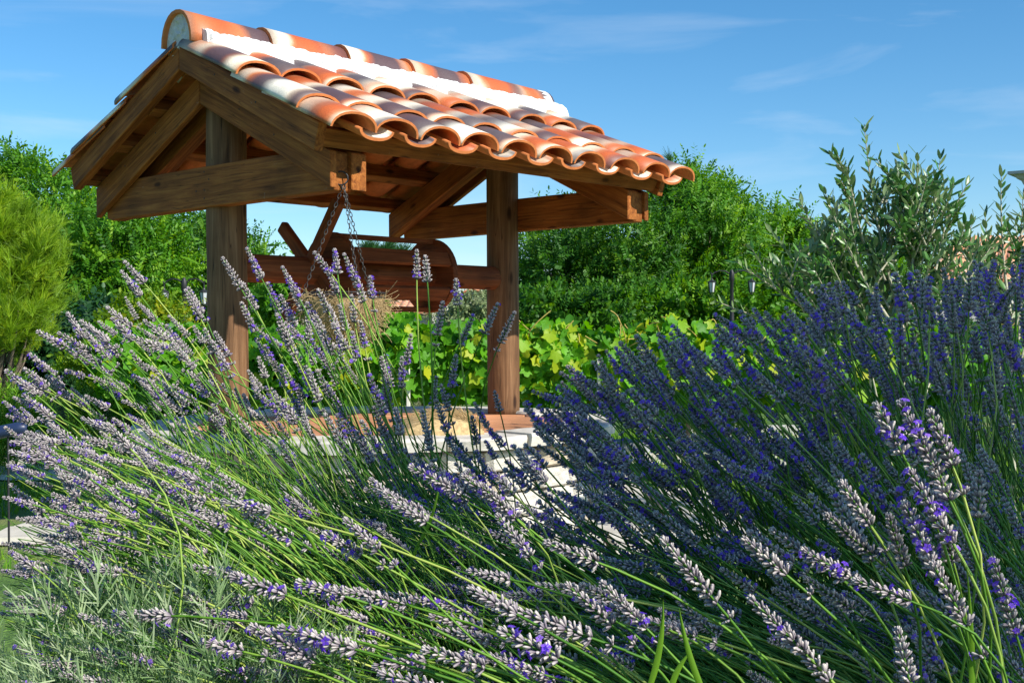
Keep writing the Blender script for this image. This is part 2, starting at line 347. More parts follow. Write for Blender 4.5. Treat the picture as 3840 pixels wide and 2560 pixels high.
# paving of irregular flagstones round the well and towards the left
pav = empty('paving', (0, 0, 0), kind='structure')
Vj = []
sp = [(-5.6, -0.2, 8.1, 9.7), (-2.9, 1.4, 4.9, 8.9), (0.9, 2.9, 8.6, 12.9)]
def in_pav(x, y):
    r = math.hypot(x - WC.x, y - WC.y)
    if r < 1.33: return False
    return r < 1.95 or (-5.6 < x < -1.2 and 8.2 < y < 9.5) or (0.9 + 0.12 * (y - 9) < x < 2.1 + 0.28 * (y - 9) and 9.0 < y < 12.5)
G = 0.42; cnt = 0
jit = lambda i, j: (noise.noise(Vector((i * 1.7, j * 2.3, 0.5))) * 0.30 * G * 1.6, noise.noise(Vector((i * 2.1, j * 1.3, 9.5))) * 0.30 * G * 1.6)
bedV, bedF = [], []
for i in range(-14, 10):
    for j in range(11, 31):
        cs = []
        for di, dj in ((0, 0), (1, 0), (1, 1), (0, 1)):
            jx, jy = jit(i + di, j + dj); cs.append(Vector(((i + di) * G + jx, (j + dj) * G + jy, 0)))
        c = sum(cs, Vector()) / 4
        if not in_pav(c.x, c.y): continue
        b0 = len(bedV); bedV += [(q.x, q.y, 0.006) for q in cs]; bedF.append([b0, b0 + 1, b0 + 2, b0 + 3])
        h = 0.035 + 0.008 * random.random()
        lo = [(q - c) * 0.94 for q in cs]; hi = [(q - c) * 0.90 for q in cs]
        V = [(q.x, q.y, 0.008) for q in lo] + [(q.x, q.y, h) for q in hi]
        F = [[4, 5, 6, 7]] + [[k, (k + 1) % 4, 4 + (k + 1) % 4, 4 + k] for k in range(4)]
        mobj('paving_stone', pymesh('paving_stone', V, F, PAVE), pav, loc=(c.x, c.y, 0)); cnt += 1
mobj('paving_bed', pymesh('paving_bed', bedV, bedF, SOIL), pav, kind='structure')

# ================================================================== WELL
well = empty('stone_well', (WC.x, WC.y, 0), label='low round well of pale rubble stone with flagstone coping and planked cover', cat='well')
ZC = 0.525   # top of coping
R_W = 1.24
smeshes = [stone_mesh('stone', 1, 1, 1, STONE if k % 3 else STONE2, k) for k in range(9)]
rows = [(0.0, 0.12), (0.125, 0.115), (0.245, 0.10), (0.35, 0.105)]
for r_i, (z0, h) in enumerate(rows):
    a = random.random(); end = a + 2 * PI
    while a < end - 0.12:
        da = min(random.uniform(0.14, 0.30), end - a)
        am = a + da / 2; wdt = R_W * da - 0.012
        o = mobj('stone', smeshes[random.randrange(9)], well)
        o.location = ((R_W - 0.08 + random.uniform(-.01, .012)) * math.cos(am), (R_W - 0.08) * math.sin(am), z0 + h / 2)
        o.rotation_euler = (0, 0, am + PI / 2); o.scale = (wdt, 0.19, h * random.uniform(.93, 1.02)); a += da
# inner drum (mortar core)
ang = np.linspace(0, 2 * PI, 64, endpoint=False)
V = []; 
for r_, z in ((R_W - 0.06, 0.0), (R_W - 0.06, 0.449), (R_W - 0.26, 0.449), (R_W - 0.26, 0.30)):
    V += [(r_ * math.cos(a), r_ * math.sin(a), z) for a in ang]
F = []
for k in range(3): F += [[k * 64 + i, k * 64 + (i + 1) % 64, (k + 1) * 64 + (i + 1) % 64, (k + 1) * 64 + i] for i in range(64)]
F.append([3 * 64 + i for i in range(64)])
mobj('mortar_core', pymesh('mortar_core', V, F, simple('old_mortar', (0.42, 0.38, 0.31), 0.95, 0.1, bump=0.8)), well)
# coping slabs
a = 0.1; end = a + 2 * PI
while a < end - 0.1:
    da = random.uniform(0.26, 0.46)
    if a + da > end - 0.15: da = end - a
    V = []; ro = 1.31 + random.uniform(-.02, .03); ri = 1.045 + random.uniform(-.03, .02); th = 0.062 + random.uniform(-.006, .008); K = 7
    zt = ZC - 0.5 * 0 + random.uniform(-.006, .004)
    for lev, (zz, sh) in enumerate(((zt - th, 0.006), (zt - 0.012, 0.0), (zt, 0.012))):
        for k in range(K):
            t = a + 0.006 + (da - 0.012) * k / (K - 1)
            w1 = 0.022 * noise.noise(Vector((t * 9, lev * .5, 3))); w2 = 0.02 * noise.noise(Vector((t * 8, lev * .5, 8)))
            V.append(((ro + w1 - sh) * math.cos(t), (ro + w1 - sh) * math.sin(t), zz + 0.006 * noise.noise(Vector((t * 6, 1, lev)))))
            V.append(((ri + w2 + sh) * math.cos(t), (ri + w2 + sh) * math.sin(t), zz))
    F = []
    for k in range(K - 1):
        for lev in range(2):
            p = lev * 2 * K; q = p + 2 * K
            F.append([p + 2 * k, p + 2 * k + 2, q + 2 * k + 2, q + 2 * k]); F.append([p + 2 * k + 3, p + 2 * k + 1, q + 2 * k + 1, q + 2 * k + 3])
        q = 4 * K; F.append([q + 2 * k, q + 2 * k + 2, q + 2 * k + 3, q + 2 * k + 1]); F.append([2 * k + 2, 2 * k, 2 * k + 1, 2 * k + 3])
    for lev in range(2):
        p = lev * 2 * K; q = p + 2 * K; F.append([p + 1, p, q, q + 1]); e = 2 * K - 2; F.append([p + e, p + e + 1, q + e + 1, q + e])
    mobj('coping_slab', pymesh('coping_slab', V, F, STONE), well); a += da
# plank cover
for k in range(13):
    y0 = -1.03 + k * 0.16; ym = y0 + 0.077
    hw = math.sqrt(max(0.01, 1.04 ** 2 - max(abs(y0), abs(y0 + 0.154)) ** 2))
    if hw < 0.25: continue
    me = pymesh('plank', [(x, y, z) for x in (-hw, hw) for y in (-0.076, 0.076) for z in (-0.015, 0.015)],
                [[0, 1, 3, 2], [4, 6, 7, 5], [0, 4, 5, 1], [2, 3, 7, 6], [1, 5, 7, 3], [0, 2, 6, 4]], W_DECK)
    bevel_mesh(me, 0.004); o = mobj('plank', me, well)
    rz = math.radians(-6); o.rotation_euler = (0, 0, rz); o.location = (-ym * math.sin(rz), ym * math.cos(rz), 0.489 + random.uniform(-.002, .002))

# ================================================================== SHELTER
O = Vector((-1.4207, 6.0993, 0))
K_ = 0.4688; PHI = math.atan(K_); LP = 2.023
ZAP = 1.4008 + EYE; ZA = 1.257 + EYE; ZT = 0.6256 + EYE; W1 = 1.07; W2 = 1.004
shel = empty('well_shelter', (O.x, O.y, 0), -AZ, label='open timber well shelter with gabled roof of flamed terracotta tiles on two round posts', cat='shelter')
def prism(name, pts, y0, y1, phi, mat, parent=shel, bev=0.004):
    c = Vector((sum(p[0] for p in pts) / len(pts), (y0 + y1) / 2, sum(p[1] for p in pts) / len(pts)))
    Mx = Matrix.Translation(c) @ Matrix.Rotation(phi, 4, 'Y'); Mi = Mx.inverted(); n = len(pts)
    V = [Mi @ Vector((p[0], y0, p[1])) for p in pts] + [Mi @ Vector((p[0], y1, p[1])) for p in pts]
    F = [list(range(n))[::-1], [n + i for i in range(n)]] + [[i, (i + 1) % n, n + (i + 1) % n, n + i] for i in range(n)]
    me = pymesh(name, V, F, mat); bevel_mesh(me, bev)
    return mobj(name, me, parent, mat=Mx)
def mir(pts): return [(-x, z) for x, z in pts][::-1]
def roofz(x, dz=0.0): return ZAP - K_ * abs(x) + dz
for (y0, y1) in ((-0.2693, -0.222), (2.222, 2.268)):
    pr = [(0.002, ZAP - 0.01), (W1, roofz(W1) - 0.01), (W1 - 0.035, roofz(W1) - 0.128), (0.002, ZAP - 0.134)]
    prism('bargeboard', pr, y0, y1, PHI, W_BEAM); prism('bargeboard', mir(pr), y0, y1, -PHI, W_BEAM)
for near in (True, False):
    f = (lambda a, b: (a, b)) if near else (lambda a, b: (LP - b, LP - a))
    ra = [(0.002, ZA), (W2, ZA - K_ * W2), (W2, ZT), (0.002, ZA - 0.14)]
    y = f(-0.155, -0.120)
    prism('rafter', ra, *y, PHI, W_BEAM); prism('rafter', mir(ra), *y, -PHI, W_BEAM)
    rb = [(0.085, ZA - K_ * 0.085), (W2 + 0.004, ZA - K_ * W2), (W2 + 0.004, ZT - 0.004), (0.085, ZA - 0.14 - 0.489 * 0.085)]
    y = f(-0.039, 0.047)
    prism('rafter', rb, *y, PHI, W_BEAM); prism('rafter', mir(rb), *y, -PHI, W_BEAM)
    y = f(-0.1185, -0.0405); zb = EYE + 0.612
    tb = [(-0.975, zb + 0.012), (0.985, zb + 0.012), (0.985, zb + 0.172), (0.93, zb + 0.198), (0.4, zb + 0.205), (-0.4, zb + 0.203), (-0.92, zb + 0.198), (-0.975, zb + 0.17)]
    tb = [(-0.90, zb - 0.006)] + [(-0.82, zb + 0.001), (0, zb + 0.004), (0.985, zb + 0.006)] + tb[2:] + [(-0.95, zb + 0.01)]
    prism('tie_beam', tb, *y, 0.0, W_BEAM)
for s in (1, -1):
    for x in (0.055, 0.37, 0.69, 1.02):
        nx, nz = math.sin(PHI) * s, math.cos(PHI)
        cx, cz = s * x, roofz(x) - 0.040
        hw, hh = 0.036, 0.088
        if x > 1: hw, hh = 0.028, 0.082
        tx, tz = math.cos(PHI) * s, -math.sin(PHI)
        pts = [(cx - tx * hw, cz - tz * hw), (cx + tx * hw, cz + tz * hw), (cx + tx * hw - nx * hh, cz + tz * hw - nz * hh), (cx - tx * hw - nx * hh, cz - tz * hw - nz * hh)]
        if s < 0: pts = pts[::-1]
        c = Vector((sum(p[0] for p in pts) / 4, LP / 2, sum(p[1] for p in pts) / 4))
        Mx = Matrix.Translation(c) @ Matrix.Rotation(PHI * s, 4, 'Y') @ Matrix.Rotation(PI / 2, 4, 'Z'); Mi = Mx.inverted()
        y0, y1 = -0.2195, 2.2195
        V = [Mi @ Vector((p[0], y0, p[1])) for p in pts] + [Mi @ Vector((p[0], y1, p[1])) for p in pts]
        F = [[3, 2, 1, 0], [4, 5, 6, 7]] + [[i, (i + 1) % 4, 4 + (i + 1) % 4, 4 + i] for i in range(4)]
        mobj('purlin', bevel_mesh(pymesh('purlin', V, F, W_BEAM), 0.003), shel, mat=Mx)
# posts: turned logs with slight bumps
for i, py in enumerate((0.0, LP)):
    z0, z1 = 0.495, ZA - 0.06; nz, na = 40, 28; V = []
    for k in range(nz + 1):
        z = z0 + (z1 - z0) * k / nz
        for a_ in range(na):
            th = 2 * PI * a_ / na
            r = 0.100 + 0.003 * noise.noise(Vector((math.cos(th) * 1.2, math.sin(th) * 1.2, z * 1.5 + i * 7))) + 0.0016 * noise.noise(Vector((math.cos(th) * 6, math.sin(th) * 6, z * 1.1 + i * 3)))
            cxn = 0.006 * noise.noise(Vector((z * .9, i * 5, 0)))
            V.append((r * math.cos(th) + cxn, r * math.sin(th), z))
    F = [[k * na + a_, k * na + (a_ + 1) % na, (k + 1) * na + (a_ + 1) % na, (k + 1) * na + a_] for k in range(nz) for a_ in range(na)]
    F.append(list(range(na))[::-1]); F.append([nz * na + a_ for a_ in range(na)])
    mobj('post', pymesh('post', V, F, W_POST, smooth=True), shel, loc=(0, py, 0))
# nails on the truss faces
nv_, nf_ = [], []
for (x, z, y) in ((-.02, .66, -.1188), (-.02, .70, -.1188), (.02, .75, -.1188), (-.09, .70, -.1188), (-.02, .79, -.1188), (.33, 1.05, -.1553), (.6, .9, -.1553), (.3, 1.2, -.2696), (.62, 1.03, -.2696), (-.4, 1.02, -.1553), (-.7, .88, -.1553)):
    b0 = len(nv_); nv_ += [(x + .005 * math.cos(t * PI / 3), y, EYE + z + .005 * math.sin(t * PI / 3)) for t in range(6)] + [(x, y - .003, EYE + z)]
    nf_ += [[b0 + t, b0 + (t + 1) % 6, b0 + 6] for t in range(6)]
mobj('nail_heads', pymesh('nail_heads', nv_, nf_, IRON), shel, kind='stuff')

# tiles -------------------------------------------------------------
def arch_tile(name, length, a0, b0, a1, b1, th, inverted=False, nseg=12, drop=0.0):
    """tile along local +X from the narrow upper end (0) to the lower lip (length)"""
    V = []; nl = 5
    for i in range(nl):
        t = i / (nl - 1); a = a0 + (a1 - a0) * t; b = b0 + (b1 - b0) * t
        for layer in (0, 1):
            aa, bb = a - layer * th, b - layer * th
            for j in range(nseg + 1):
                g = PI * j / nseg; cy, sz = math.cos(g), math.sin(g)
                y = aa * math.copysign(abs(cy) ** 0.92, cy); z = bb * sz ** 0.95 if sz > 0 else 0
                z += drop * t
                if layer == 1 and j in (0, nseg): pass
                if inverted: z = -z
                V.append((length * t, y, z))
    n1 = nseg + 1; n2 = 2 * n1; F = []; mi = []
    for i in range(nl - 1):
        for j in range(nseg):
            p = i * n2 + j; F.append([p, p + n2, p + n2 + 1, p + 1]); mi.append(0 if not inverted else 1)
            q = p + n1; F.append([q, q + 1, q + n2 + 1, q + n2]); mi.append(1 if not inverted else 0)
        for j, fl in ((0, 0), (nseg, 1)):
            p = i * n2 + j; F.append([p, p + n1, p + n1 + n2, p + n2]); mi.append(1)
    for i in (0, nl - 1):
        for j in range(nseg):
            p = i * n2 + j; F.append([p, p + 1, p + n1 + 1, p + n1]); mi.append(1)
    me = pymesh(name, V, F, [FLAME, TERRA], midx=mi)
    bm = bmesh.new(); bm.from_mesh(me); bmesh.ops.recalc_face_normals(bm, faces=list(bm.faces)); bm.to_mesh(me); bm.free()
    for p in me.polygons: p.use_smooth = (p.material_index == 0 or abs(p.normal.x) < 0.5)
    me.update(); return me
TL = 0.50 / math.cos(PHI)
cov = arch_tile('roof_tile', TL, 0.106, 0.062, 0.127, 0.078, 0.011)
panm = arch_tile('channel_tile', TL, 0.112, 0.055, 0.098, 0.048, 0.014, inverted=True)
ct = math.cos(PHI)
def put_tile(me, name, side, x_end, y, zoff, tilt, flip_rand=True):
    """x_end: horizontal distance of the lower lip from the ridge"""
    # local +X runs down the slope
    Rz = Matrix.Rotation(0 if side > 0 else PI, 4, 'Z')
    tilt_a = PHI - tilt
    Rm = Rz @ Matrix.Rotation(tilt_a, 4, 'Y')
    end = Vector((side * x_end, y, roofz(x_end) + zoff))
    start = end - (Rm @ Vector((TL, 0, 0)))
    yaw = Matrix.Rotation(random.uniform(-.012, .012), 4, 'Z')
    return mobj(name, me, shel, mat=Matrix.Translation(start) @ Rm @ yaw)
crest = [-0.183, 0.058, 0.327, 0.600, 0.856, 1.135, 1.400, 1.700, 1.985, 2.253]
for side in (1, -1):
    for i, y in enumerate(crest):
        for j, xe in enumerate((0.53, 0.972, 1.19)):
            put_tile(cov, 'roof_tile', side, xe + random.uniform(-.01, .01), y + random.uniform(-.004, .004), 0.010 + random.uniform(-.002, .002), 0.045)
    for i in range(len(crest) - 1):
        y = (crest[i] + crest[i + 1]) / 2
        for j, xe in enumerate((0.55, 0.99, 1.205)):
            put_tile(panm, 'channel_tile', side, xe + random.uniform(-.008, .008), y, 0.026, 0.035)
# ridge tiles
ry = [-0.284, 0.197, 0.707, 1.18, 1.645, 2.411]
for i in range(5):
    ln = ry[i + 1] - ry[i] + (0.06 if i < 4 else 0)
    me = arch_tile('ridge_tile', ln, 0.110, 0.150, 0.132, 0.168, 0.016); me.materials[0] = FLAME_R
    z0 = 1.386 + EYE
    # near end is the wide lip: local +X points towards the near gable
    Mx = Matrix.Translation(Vector((0, ry[i] + ln, z0))) @ Matrix.Rotation(-PI / 2, 4, 'Z')
    mobj('ridge_tile', me, shel, mat=Mx)
# mortar bedding: ragged strips both sides and plug in the gable end
def mortar_strip(side):
    nY, nX = 260, 12; V = []; F = []
    for i in range(nY + 1):
        y = -0.218 + 2.60 * i / nY
        e = 0.232 + 0.045 * noise.noise(Vector((y * 5, side * 3, 0))) + 0.02 * noise.noise(Vector((y * 23, side * 3, 4)))
        # reach further in the channels
        dmin = min(abs(y - c) for c in crest); e += 0.03 * math.cos(min(dmin / 0.135, 1) * PI) * -1
        if y < -0.2: e *= 0.82
        for j in range(nX + 1):
            t = j / nX; x = 0.10 + (e - 0.10) * t
            z = 0.098 + 0.012 * math.sin(t * PI) - 0.085 * max(0, t - 0.8) / 0.2
            zz = roofz(x) + z + 0.013 * noise.noise(Vector((x * 26, y * 26, side))) + 0.009 * noise.noise(Vector((x * 70, y * 70, side + 4)))
            V.append((side * x, y, zz))
        V.append((side * e, y, roofz(e) - 0.035)); V.append((side * 0.10, y, roofz(0.10) - 0.035))
    S = nX + 3
    for i in range(nY):
        for j in range(S): F.append([i * S + j, i * S + (j + 1) % S, (i + 1) * S + (j + 1) % S, (i + 1) * S + j])
    F.append(list(range(S))); F.append([nY * S + j for j in range(S)])
    me = pymesh('ridge_mortar', V, F, MORTAR)
    bm = bmesh.new(); bm.from_mesh(me); bmesh.ops.recalc_face_normals(bm, faces=list(bm.faces)); bm.to_mesh(me); bm.free()
    mobj('ridge_mortar', me, shel)
mortar_strip(1); mortar_strip(-1)
for (yy, sg) in ((-0.262, -1), (2.392, 1)):
    V = []; F = []; nr, na = 9, 30
    for r_ in range(nr + 1):
        for a_ in range(na):
            th = 2 * PI * a_ / na; q = r_ / nr
            x = 0.114 * math.cos(th) * q; z = (0.150 if math.sin(th) > 0 else 0.085) * math.sin(th) * q
            if math.sin(th) < 0: z = max(z, -K_ * abs(x) * 0.3 - 0.03 + abs(x) * -0.3)
            V.append((x, yy + sg * (0.012 * noise.noise(Vector((x * 30, z * 30, 2))) + 0.007 * noise.noise(Vector((x * 80, z * 80, 2)))) * (1 if q < 1 else 0), 1.390 + EYE + z))
    b0 = len(V)
    V += [(v[0], yy - sg * 0.08, v[2]) for v in V[nr * na:nr * na + na]]
    for r_ in range(nr):
        F += [[r_ * na + a_, r_ * na + (a_ + 1) % na, (r_ + 1) * na + (a_ + 1) % na, (r_ + 1) * na + a_] for a_ in range(na)]
    F += [[nr * na + a_, nr * na + (a_ + 1) % na, b0 + (a_ + 1) % na, b0 + a_] for a_ in range(na)]
    me = pymesh('end_mortar', V, F, simple('end_mortar', (0.62, 0.62, 0.60), 0.95, 0.1, noise_amt=0.15, scale=30, bump=1.0, bscale=60)); mobj('end_mortar', me, shel)  # end plug greyer than the ridge mortar: gable shade put into its colour

# ================================================================== WINDLASS
zax = 0.322 + EYE
wl = empty('windlass', tuple(O + Vector((sa * 1.0, ca * 1.0, 0))) , -AZ, label='reddish wooden windlass drum with crossed turning arms between the posts', cat='windlass')
wl.location.z = zax
def lathe_log(name, y0, y1, r, mat, parent, na=14, round_end=True):
    V = []; st = [(y0, r * 1.0)] + [(y0 + (y1 - y0) * k / 14, r + 0.002 * noise.noise(Vector((k, 3, 1)))) for k in range(1, 14)] + [(y1 - 0.03, r), (y1 - 0.008, r * 0.86), (y1, r * 0.6)]
    for y, rr in st:
        for a_ in range(na):
            th = 2 * PI * (a_ + .5) / na; q = rr * (1 + 0.03 * math.cos(3 * th + 1))
            V.append((y, q * math.cos(th), q * math.sin(th)))
    F = [[k * na + a_, k * na + (a_ + 1) % na, (k + 1) * na + (a_ + 1) % na, (k + 1) * na + a_] for k in range(len(st) - 1) for a_ in range(na)]
    F.append(list(range(na))); F.append([(len(st) - 1) * na + a_ for a_ in range(na)])
    me = pymesh(name, V, F, mat, smooth=False); bm = bmesh.new(); bm.from_mesh(me); bmesh.ops.recalc_face_normals(bm, faces=list(bm.faces)); bm.to_mesh(me); bm.free()
    return mobj(name, me, parent, mat=Matrix.Rotation(PI / 2, 4, 'Z'))
lathe_log('axle', -1.0 + 0.06, LP - 1.0 - 0.07, 0.072, W_DARK, wl)
for yd in (0.66, 1.40):
    n = 40; V = []; hw = 0.02
    for y in (-hw, -hw + .004, hw - .004, hw):
        rr = 0.215 if abs(y) < hw else 0.211
        V += [(rr * math.cos(2 * PI * k / n), y, rr * math.sin(2 * PI * k / n)) for k in range(n)]
    F = [list(range(n)), [3 * n + k for k in range(n)][::-1]] + [[l_ * n + k, l_ * n + (k + 1) % n, (l_ + 1) * n + (k + 1) % n, (l_ + 1) * n + k][::-1] for l_ in range(3) for k in range(n)]
    me = pymesh('drum_disc', V, F, W_DARK); mobj('drum_disc', me, wl, loc=(0, yd - 1.0, 0))
for k in range(6):
    th = math.radians(90 + 60 * k - 4)
    R = Matrix.Rotation(-(th - PI / 2), 4, 'Y')
    V = [(x, y, z) for x in (-0.345, 0.345) for y in (-0.042, 0.042) for z in (-0.014, 0.014)]
    me = bevel_mesh(pymesh('drum_slat', V, [[0, 1, 3, 2], [4, 6, 7, 5], [0, 4, 5, 1], [2, 3, 7, 6], [1, 5, 7, 3], [0, 2, 6, 4]], W_DARK), 0.003)
    r0 = 0.196
    Mx = Matrix.Translation((r0 * math.cos(th), 0.03, r0 * math.sin(th))) @ R @ Matrix.Rotation(PI / 2, 4, 'Z')
    mobj('drum_slat', me, wl, mat=Mx)
for th, l0, l1, yy in ((math.radians(137), 0.375, 0.36, -0.455), (math.radians(53), 0.44, 0.36, -0.50)):
    V = [(x, y, z) for x in (-l1, l0) for y in (-0.022, 0.022) for z in (-0.034, 0.034)]
    me = bevel_mesh(pymesh('turning_arm', V, [[0, 1, 3, 2], [4, 6, 7, 5], [0, 4, 5, 1], [2, 3, 7, 6], [1, 5, 7, 3], [0, 2, 6, 4]], W_DARK), 0.010, 2)
    mobj('turning_arm', me, wl, mat=Matrix.Translation((0, yy, 0)) @ Matrix.Rotation(-th, 4, 'Y'))

# ================================================================== HANGING BASKET
def S(x, y, z): return Vector((O.x + x * ca + y * sa, O.y - x * sa + y * ca, z))
hk = S(1.0, -0.08, EYE + 0.685)
bc = Vector((hk.x, hk.y, EYE + 0.168)); BR = 0.180
bk = empty('hanging_basket', tuple(bc), label='round wire hanging basket with shaggy coconut fibre liner, hung on chains', cat='basket')
def ring_path(r, z, n=40): return np.array([[(r * math.cos(2 * PI * k / n), r * math.sin(2 * PI * k / n), z) for k in range(n + 1)]])
def tube_obj(name, paths, rad, mat, parent, sides=6, **kw):
    V, F, T = tubes(paths, rad, sides); return mobj(name, arrmesh(name, V, F, mat, tint=T, smooth=True), parent, **kw)
tube_obj('rim', ring_path(BR, 0), 0.0035, IRON, bk); tube_obj('rim', ring_path(BR * .98, -0.02), 0.0025, IRON, bk)
for k in range(10):
    a = 2 * PI * k / 10; pts = [(BR * math.cos(q) * math.cos(a), BR * math.cos(q) * math.sin(a), -BR * 1.02 * math.sin(q)) for q in np.linspace(0, PI / 2, 10)]
    tube_obj('rib', np.array([pts]), 0.0026, IRON, bk)
V = []; F = []; nr, na = 12, 40
for i in range(nr + 1):
    q = i / nr * PI / 2
    for j in range(na):
        a = 2 * PI * j / na; rr = 0.95 + 0.07 * noise.noise(Vector((math.cos(a) * 3, math.sin(a) * 3, q * 3)))
        V.append((BR * rr * math.cos(q) * math.cos(a), BR * rr * math.cos(q) * math.sin(a), -BR * rr * math.sin(q) - 0.02))
F = [[i * na + j, i * na + (j + 1) % na, (i + 1) * na + (j + 1) % na, (i + 1) * na + j] for i in range(nr) for j in range(na)]
liner = pymesh('liner', V, F, COIR, smooth=True); lo = mobj('liner', liner, bk)
N = 1500; q = rng.uniform(0, 1.0, N) ** 1.3 * PI / 2; a = rng.uniform(0, 2 * PI, N)
b0 = np.stack([BR * .96 * np.cos(q) * np.cos(a), BR * .96 * np.cos(q) * np.sin(a), -BR * .96 * np.sin(q) - .015], 1)
dirn = b0 / np.linalg.norm(b0, axis=1, keepdims=True) + rng.normal(0, .8, (N, 3)); c0 = b0 + dirn * rng.uniform(.01, .035, (N, 1)); e0 = c0 + rng.normal(0, .025, (N, 3)) + np.array([0, 0, -.01])
V, F, T = tubes(bez(b0, c0, e0, 5), 0.0010, 3); mobj('fibre', arrmesh('fibre', V, F, STRAW), lo, kind='stuff')
def chain(p0, p1, sag=0.0):
    d = (p1 - p0); n = max(3, int(d.length / 0.021)); VV = []; FF = []; TT = []; parts = []
    t = np.linspace(0, 2 * PI, 9)
    for i in range(n):
        m = p0 + d * ((i + .5) / n)
        zax_ = d.normalized(); xa = zax_.orthogonal().normalized(); xa = Matrix.Rotation(PI / 2 * (i % 2) + .5, 3, zax_) @ xa
        pth = [[tuple(m + xa * (0.0062 * math.cos(q)) + zax_ * (0.0135 * math.sin(q))) for q in t]]
        parts.append(tubes(np.array(pth), 0.0019, 4))
    return merge(parts)
top = hk - bc + Vector((0.0, 0, -0.04))
for k in range(3):
    a = math.radians(178 + 120 * k)
    e = Vector((BR * math.cos(a), BR * math.sin(a), 0.003)); V, F, T = chain(top, e)
    mobj('chain', arrmesh('chain', V, F, CHAIN, smooth=True), bk)
hp = [hk - bc + Vector((0.030 * math.cos(q) - .01, 0, 0.030 * math.sin(q) - 0.012)) for q in np.linspace(2.6, -2.4, 12)]
tube_obj('hook', np.array([[tuple(p) for p in hp]]), 0.004, IRON, bk)

# folded straw mat on the planks
V = []; F = []
for i in range(17):
    y = -0.17 + 0.34 * i / 16
    for j in range(13):
        g = PI * j / 12; e = (1 - abs(y / 0.19) ** 4)
        V.append((0.21 * math.cos(g) * (0.9 + 0.1 * e) + 0.02 * noise.noise(Vector((y * 9, j * .4, 0))), y, 0.105 * (math.sin(g) ** 0.8) * (0.75 + 0.25 * e) + 0.01 * noise.noise(Vector((y * 20, j, 3)))))
F = [[i * 13 + j, (i + 1) * 13 + j, (i + 1) * 13 + j + 1, i * 13 + j + 1] for i in range(16) for j in range(12)] + [list(range(13)), [16 * 13 + j for j in range(13)][::-1]]
sm = mobj('straw_bundle', pymesh('straw_bundle', V, F, STRAW, smooth=True), loc=tuple(P(1635, 1600, 6.0).xy) + (0.503,), label='pale rounded straw bundle lying on the planked well cover', cat='straw bundle')
sm.rotation_euler = (0, 0, 0.3)
N = 500; a = rng.uniform(0, PI, N); y = rng.uniform(-.17, .17, N)
b0 = np.stack([.205 * np.cos(a), y, .10 * np.sin(a)], 1); dv = np.stack([-np.sin(a), rng.normal(0, .3, N), np.cos(a)], 1)
V, F, T = tubes(bez(b0, b0 + dv * .04 + np.array([0, 0, .012]), b0 + dv * .09 + rng.normal(0, .01, (N, 3)), 4), 0.0013, 3)
mobj('straws', arrmesh('straws', V, F, STRAW), sm, kind='stuff')

# ================================================================== FOLIAGE TEMPLATES
def leaf6(w=0.5, fold=0.18, curl=0.1):
    """unit leaf along +Z, two quads folded at the midrib"""
    tv = [(0, 0, 0), (0, -curl, .5), (0, -curl * .3, 1.0), (w / 2, fold * w - curl, .35), (w / 2.6, fold * w - curl, .75), (-w / 2, fold * w - curl, .35), (-w / 2.6, fold * w - curl, .75)]
    return np.array(tv), np.array([[0, 3, 4, 2], [0, 2, 6, 5]])
def spray(n=11, length=1.0, lw=0.42, ll=0.22, droop=0.25):
    """pinnate twig: leaflets both sides of a curved rachis along +Z"""
    tv, tf = leaf6(lw, .15, .05); P_ = []
    for i in range(n):
        t = (i + 1) / n; s = 1 if i % 2 else -1
        base = np.array([[0, -droop * t * t, t * length]]) if i < n - 1 else np.array([[0, -droop, length * .95]])
        ax = np.array([[s * 1.0, -.3, .45]]) if i < n - 1 else np.array([[0, -.3, 1.]])
        P_.append(scatter(tv, tf, base, frames(ax, np.array([rng.uniform(-.6, .6)])), [ll], np.array([0.0])))
    return merge(P_)
def tuft(n=26, w=0.035):
    tv = np.array([(w / 2, 0, 0), (-w / 2, 0, 0), (-w / 5, 0, 1.), (w / 5, 0, 1.)]); tf = np.array([[0, 1, 2, 3]])
    ax = np.stack([rng.normal(0, .38, n), rng.normal(0, .38, n), np.ones(n)], 1); pos = np.stack([np.zeros(n), np.zeros(n), rng.uniform(-.3, .35, n)], 1)
    return scatter(tv, tf, pos, frames(ax), rng.uniform(.6, 1, n), np.zeros(n))

def limb_paths(base, targets, K=7, sag=0.15):
    b = np.repeat(nv(base)[None], len(targets), 0); t = np.asarray(targets)
    c = b * 0.45 + t * 0.55; c[:, 2] = b[:, 2] * .75 + t[:, 2] * .25; c += rng.normal(0, sag * .4, c.shape) * [1, 1, .3]
    return bez(b, c, t, K)

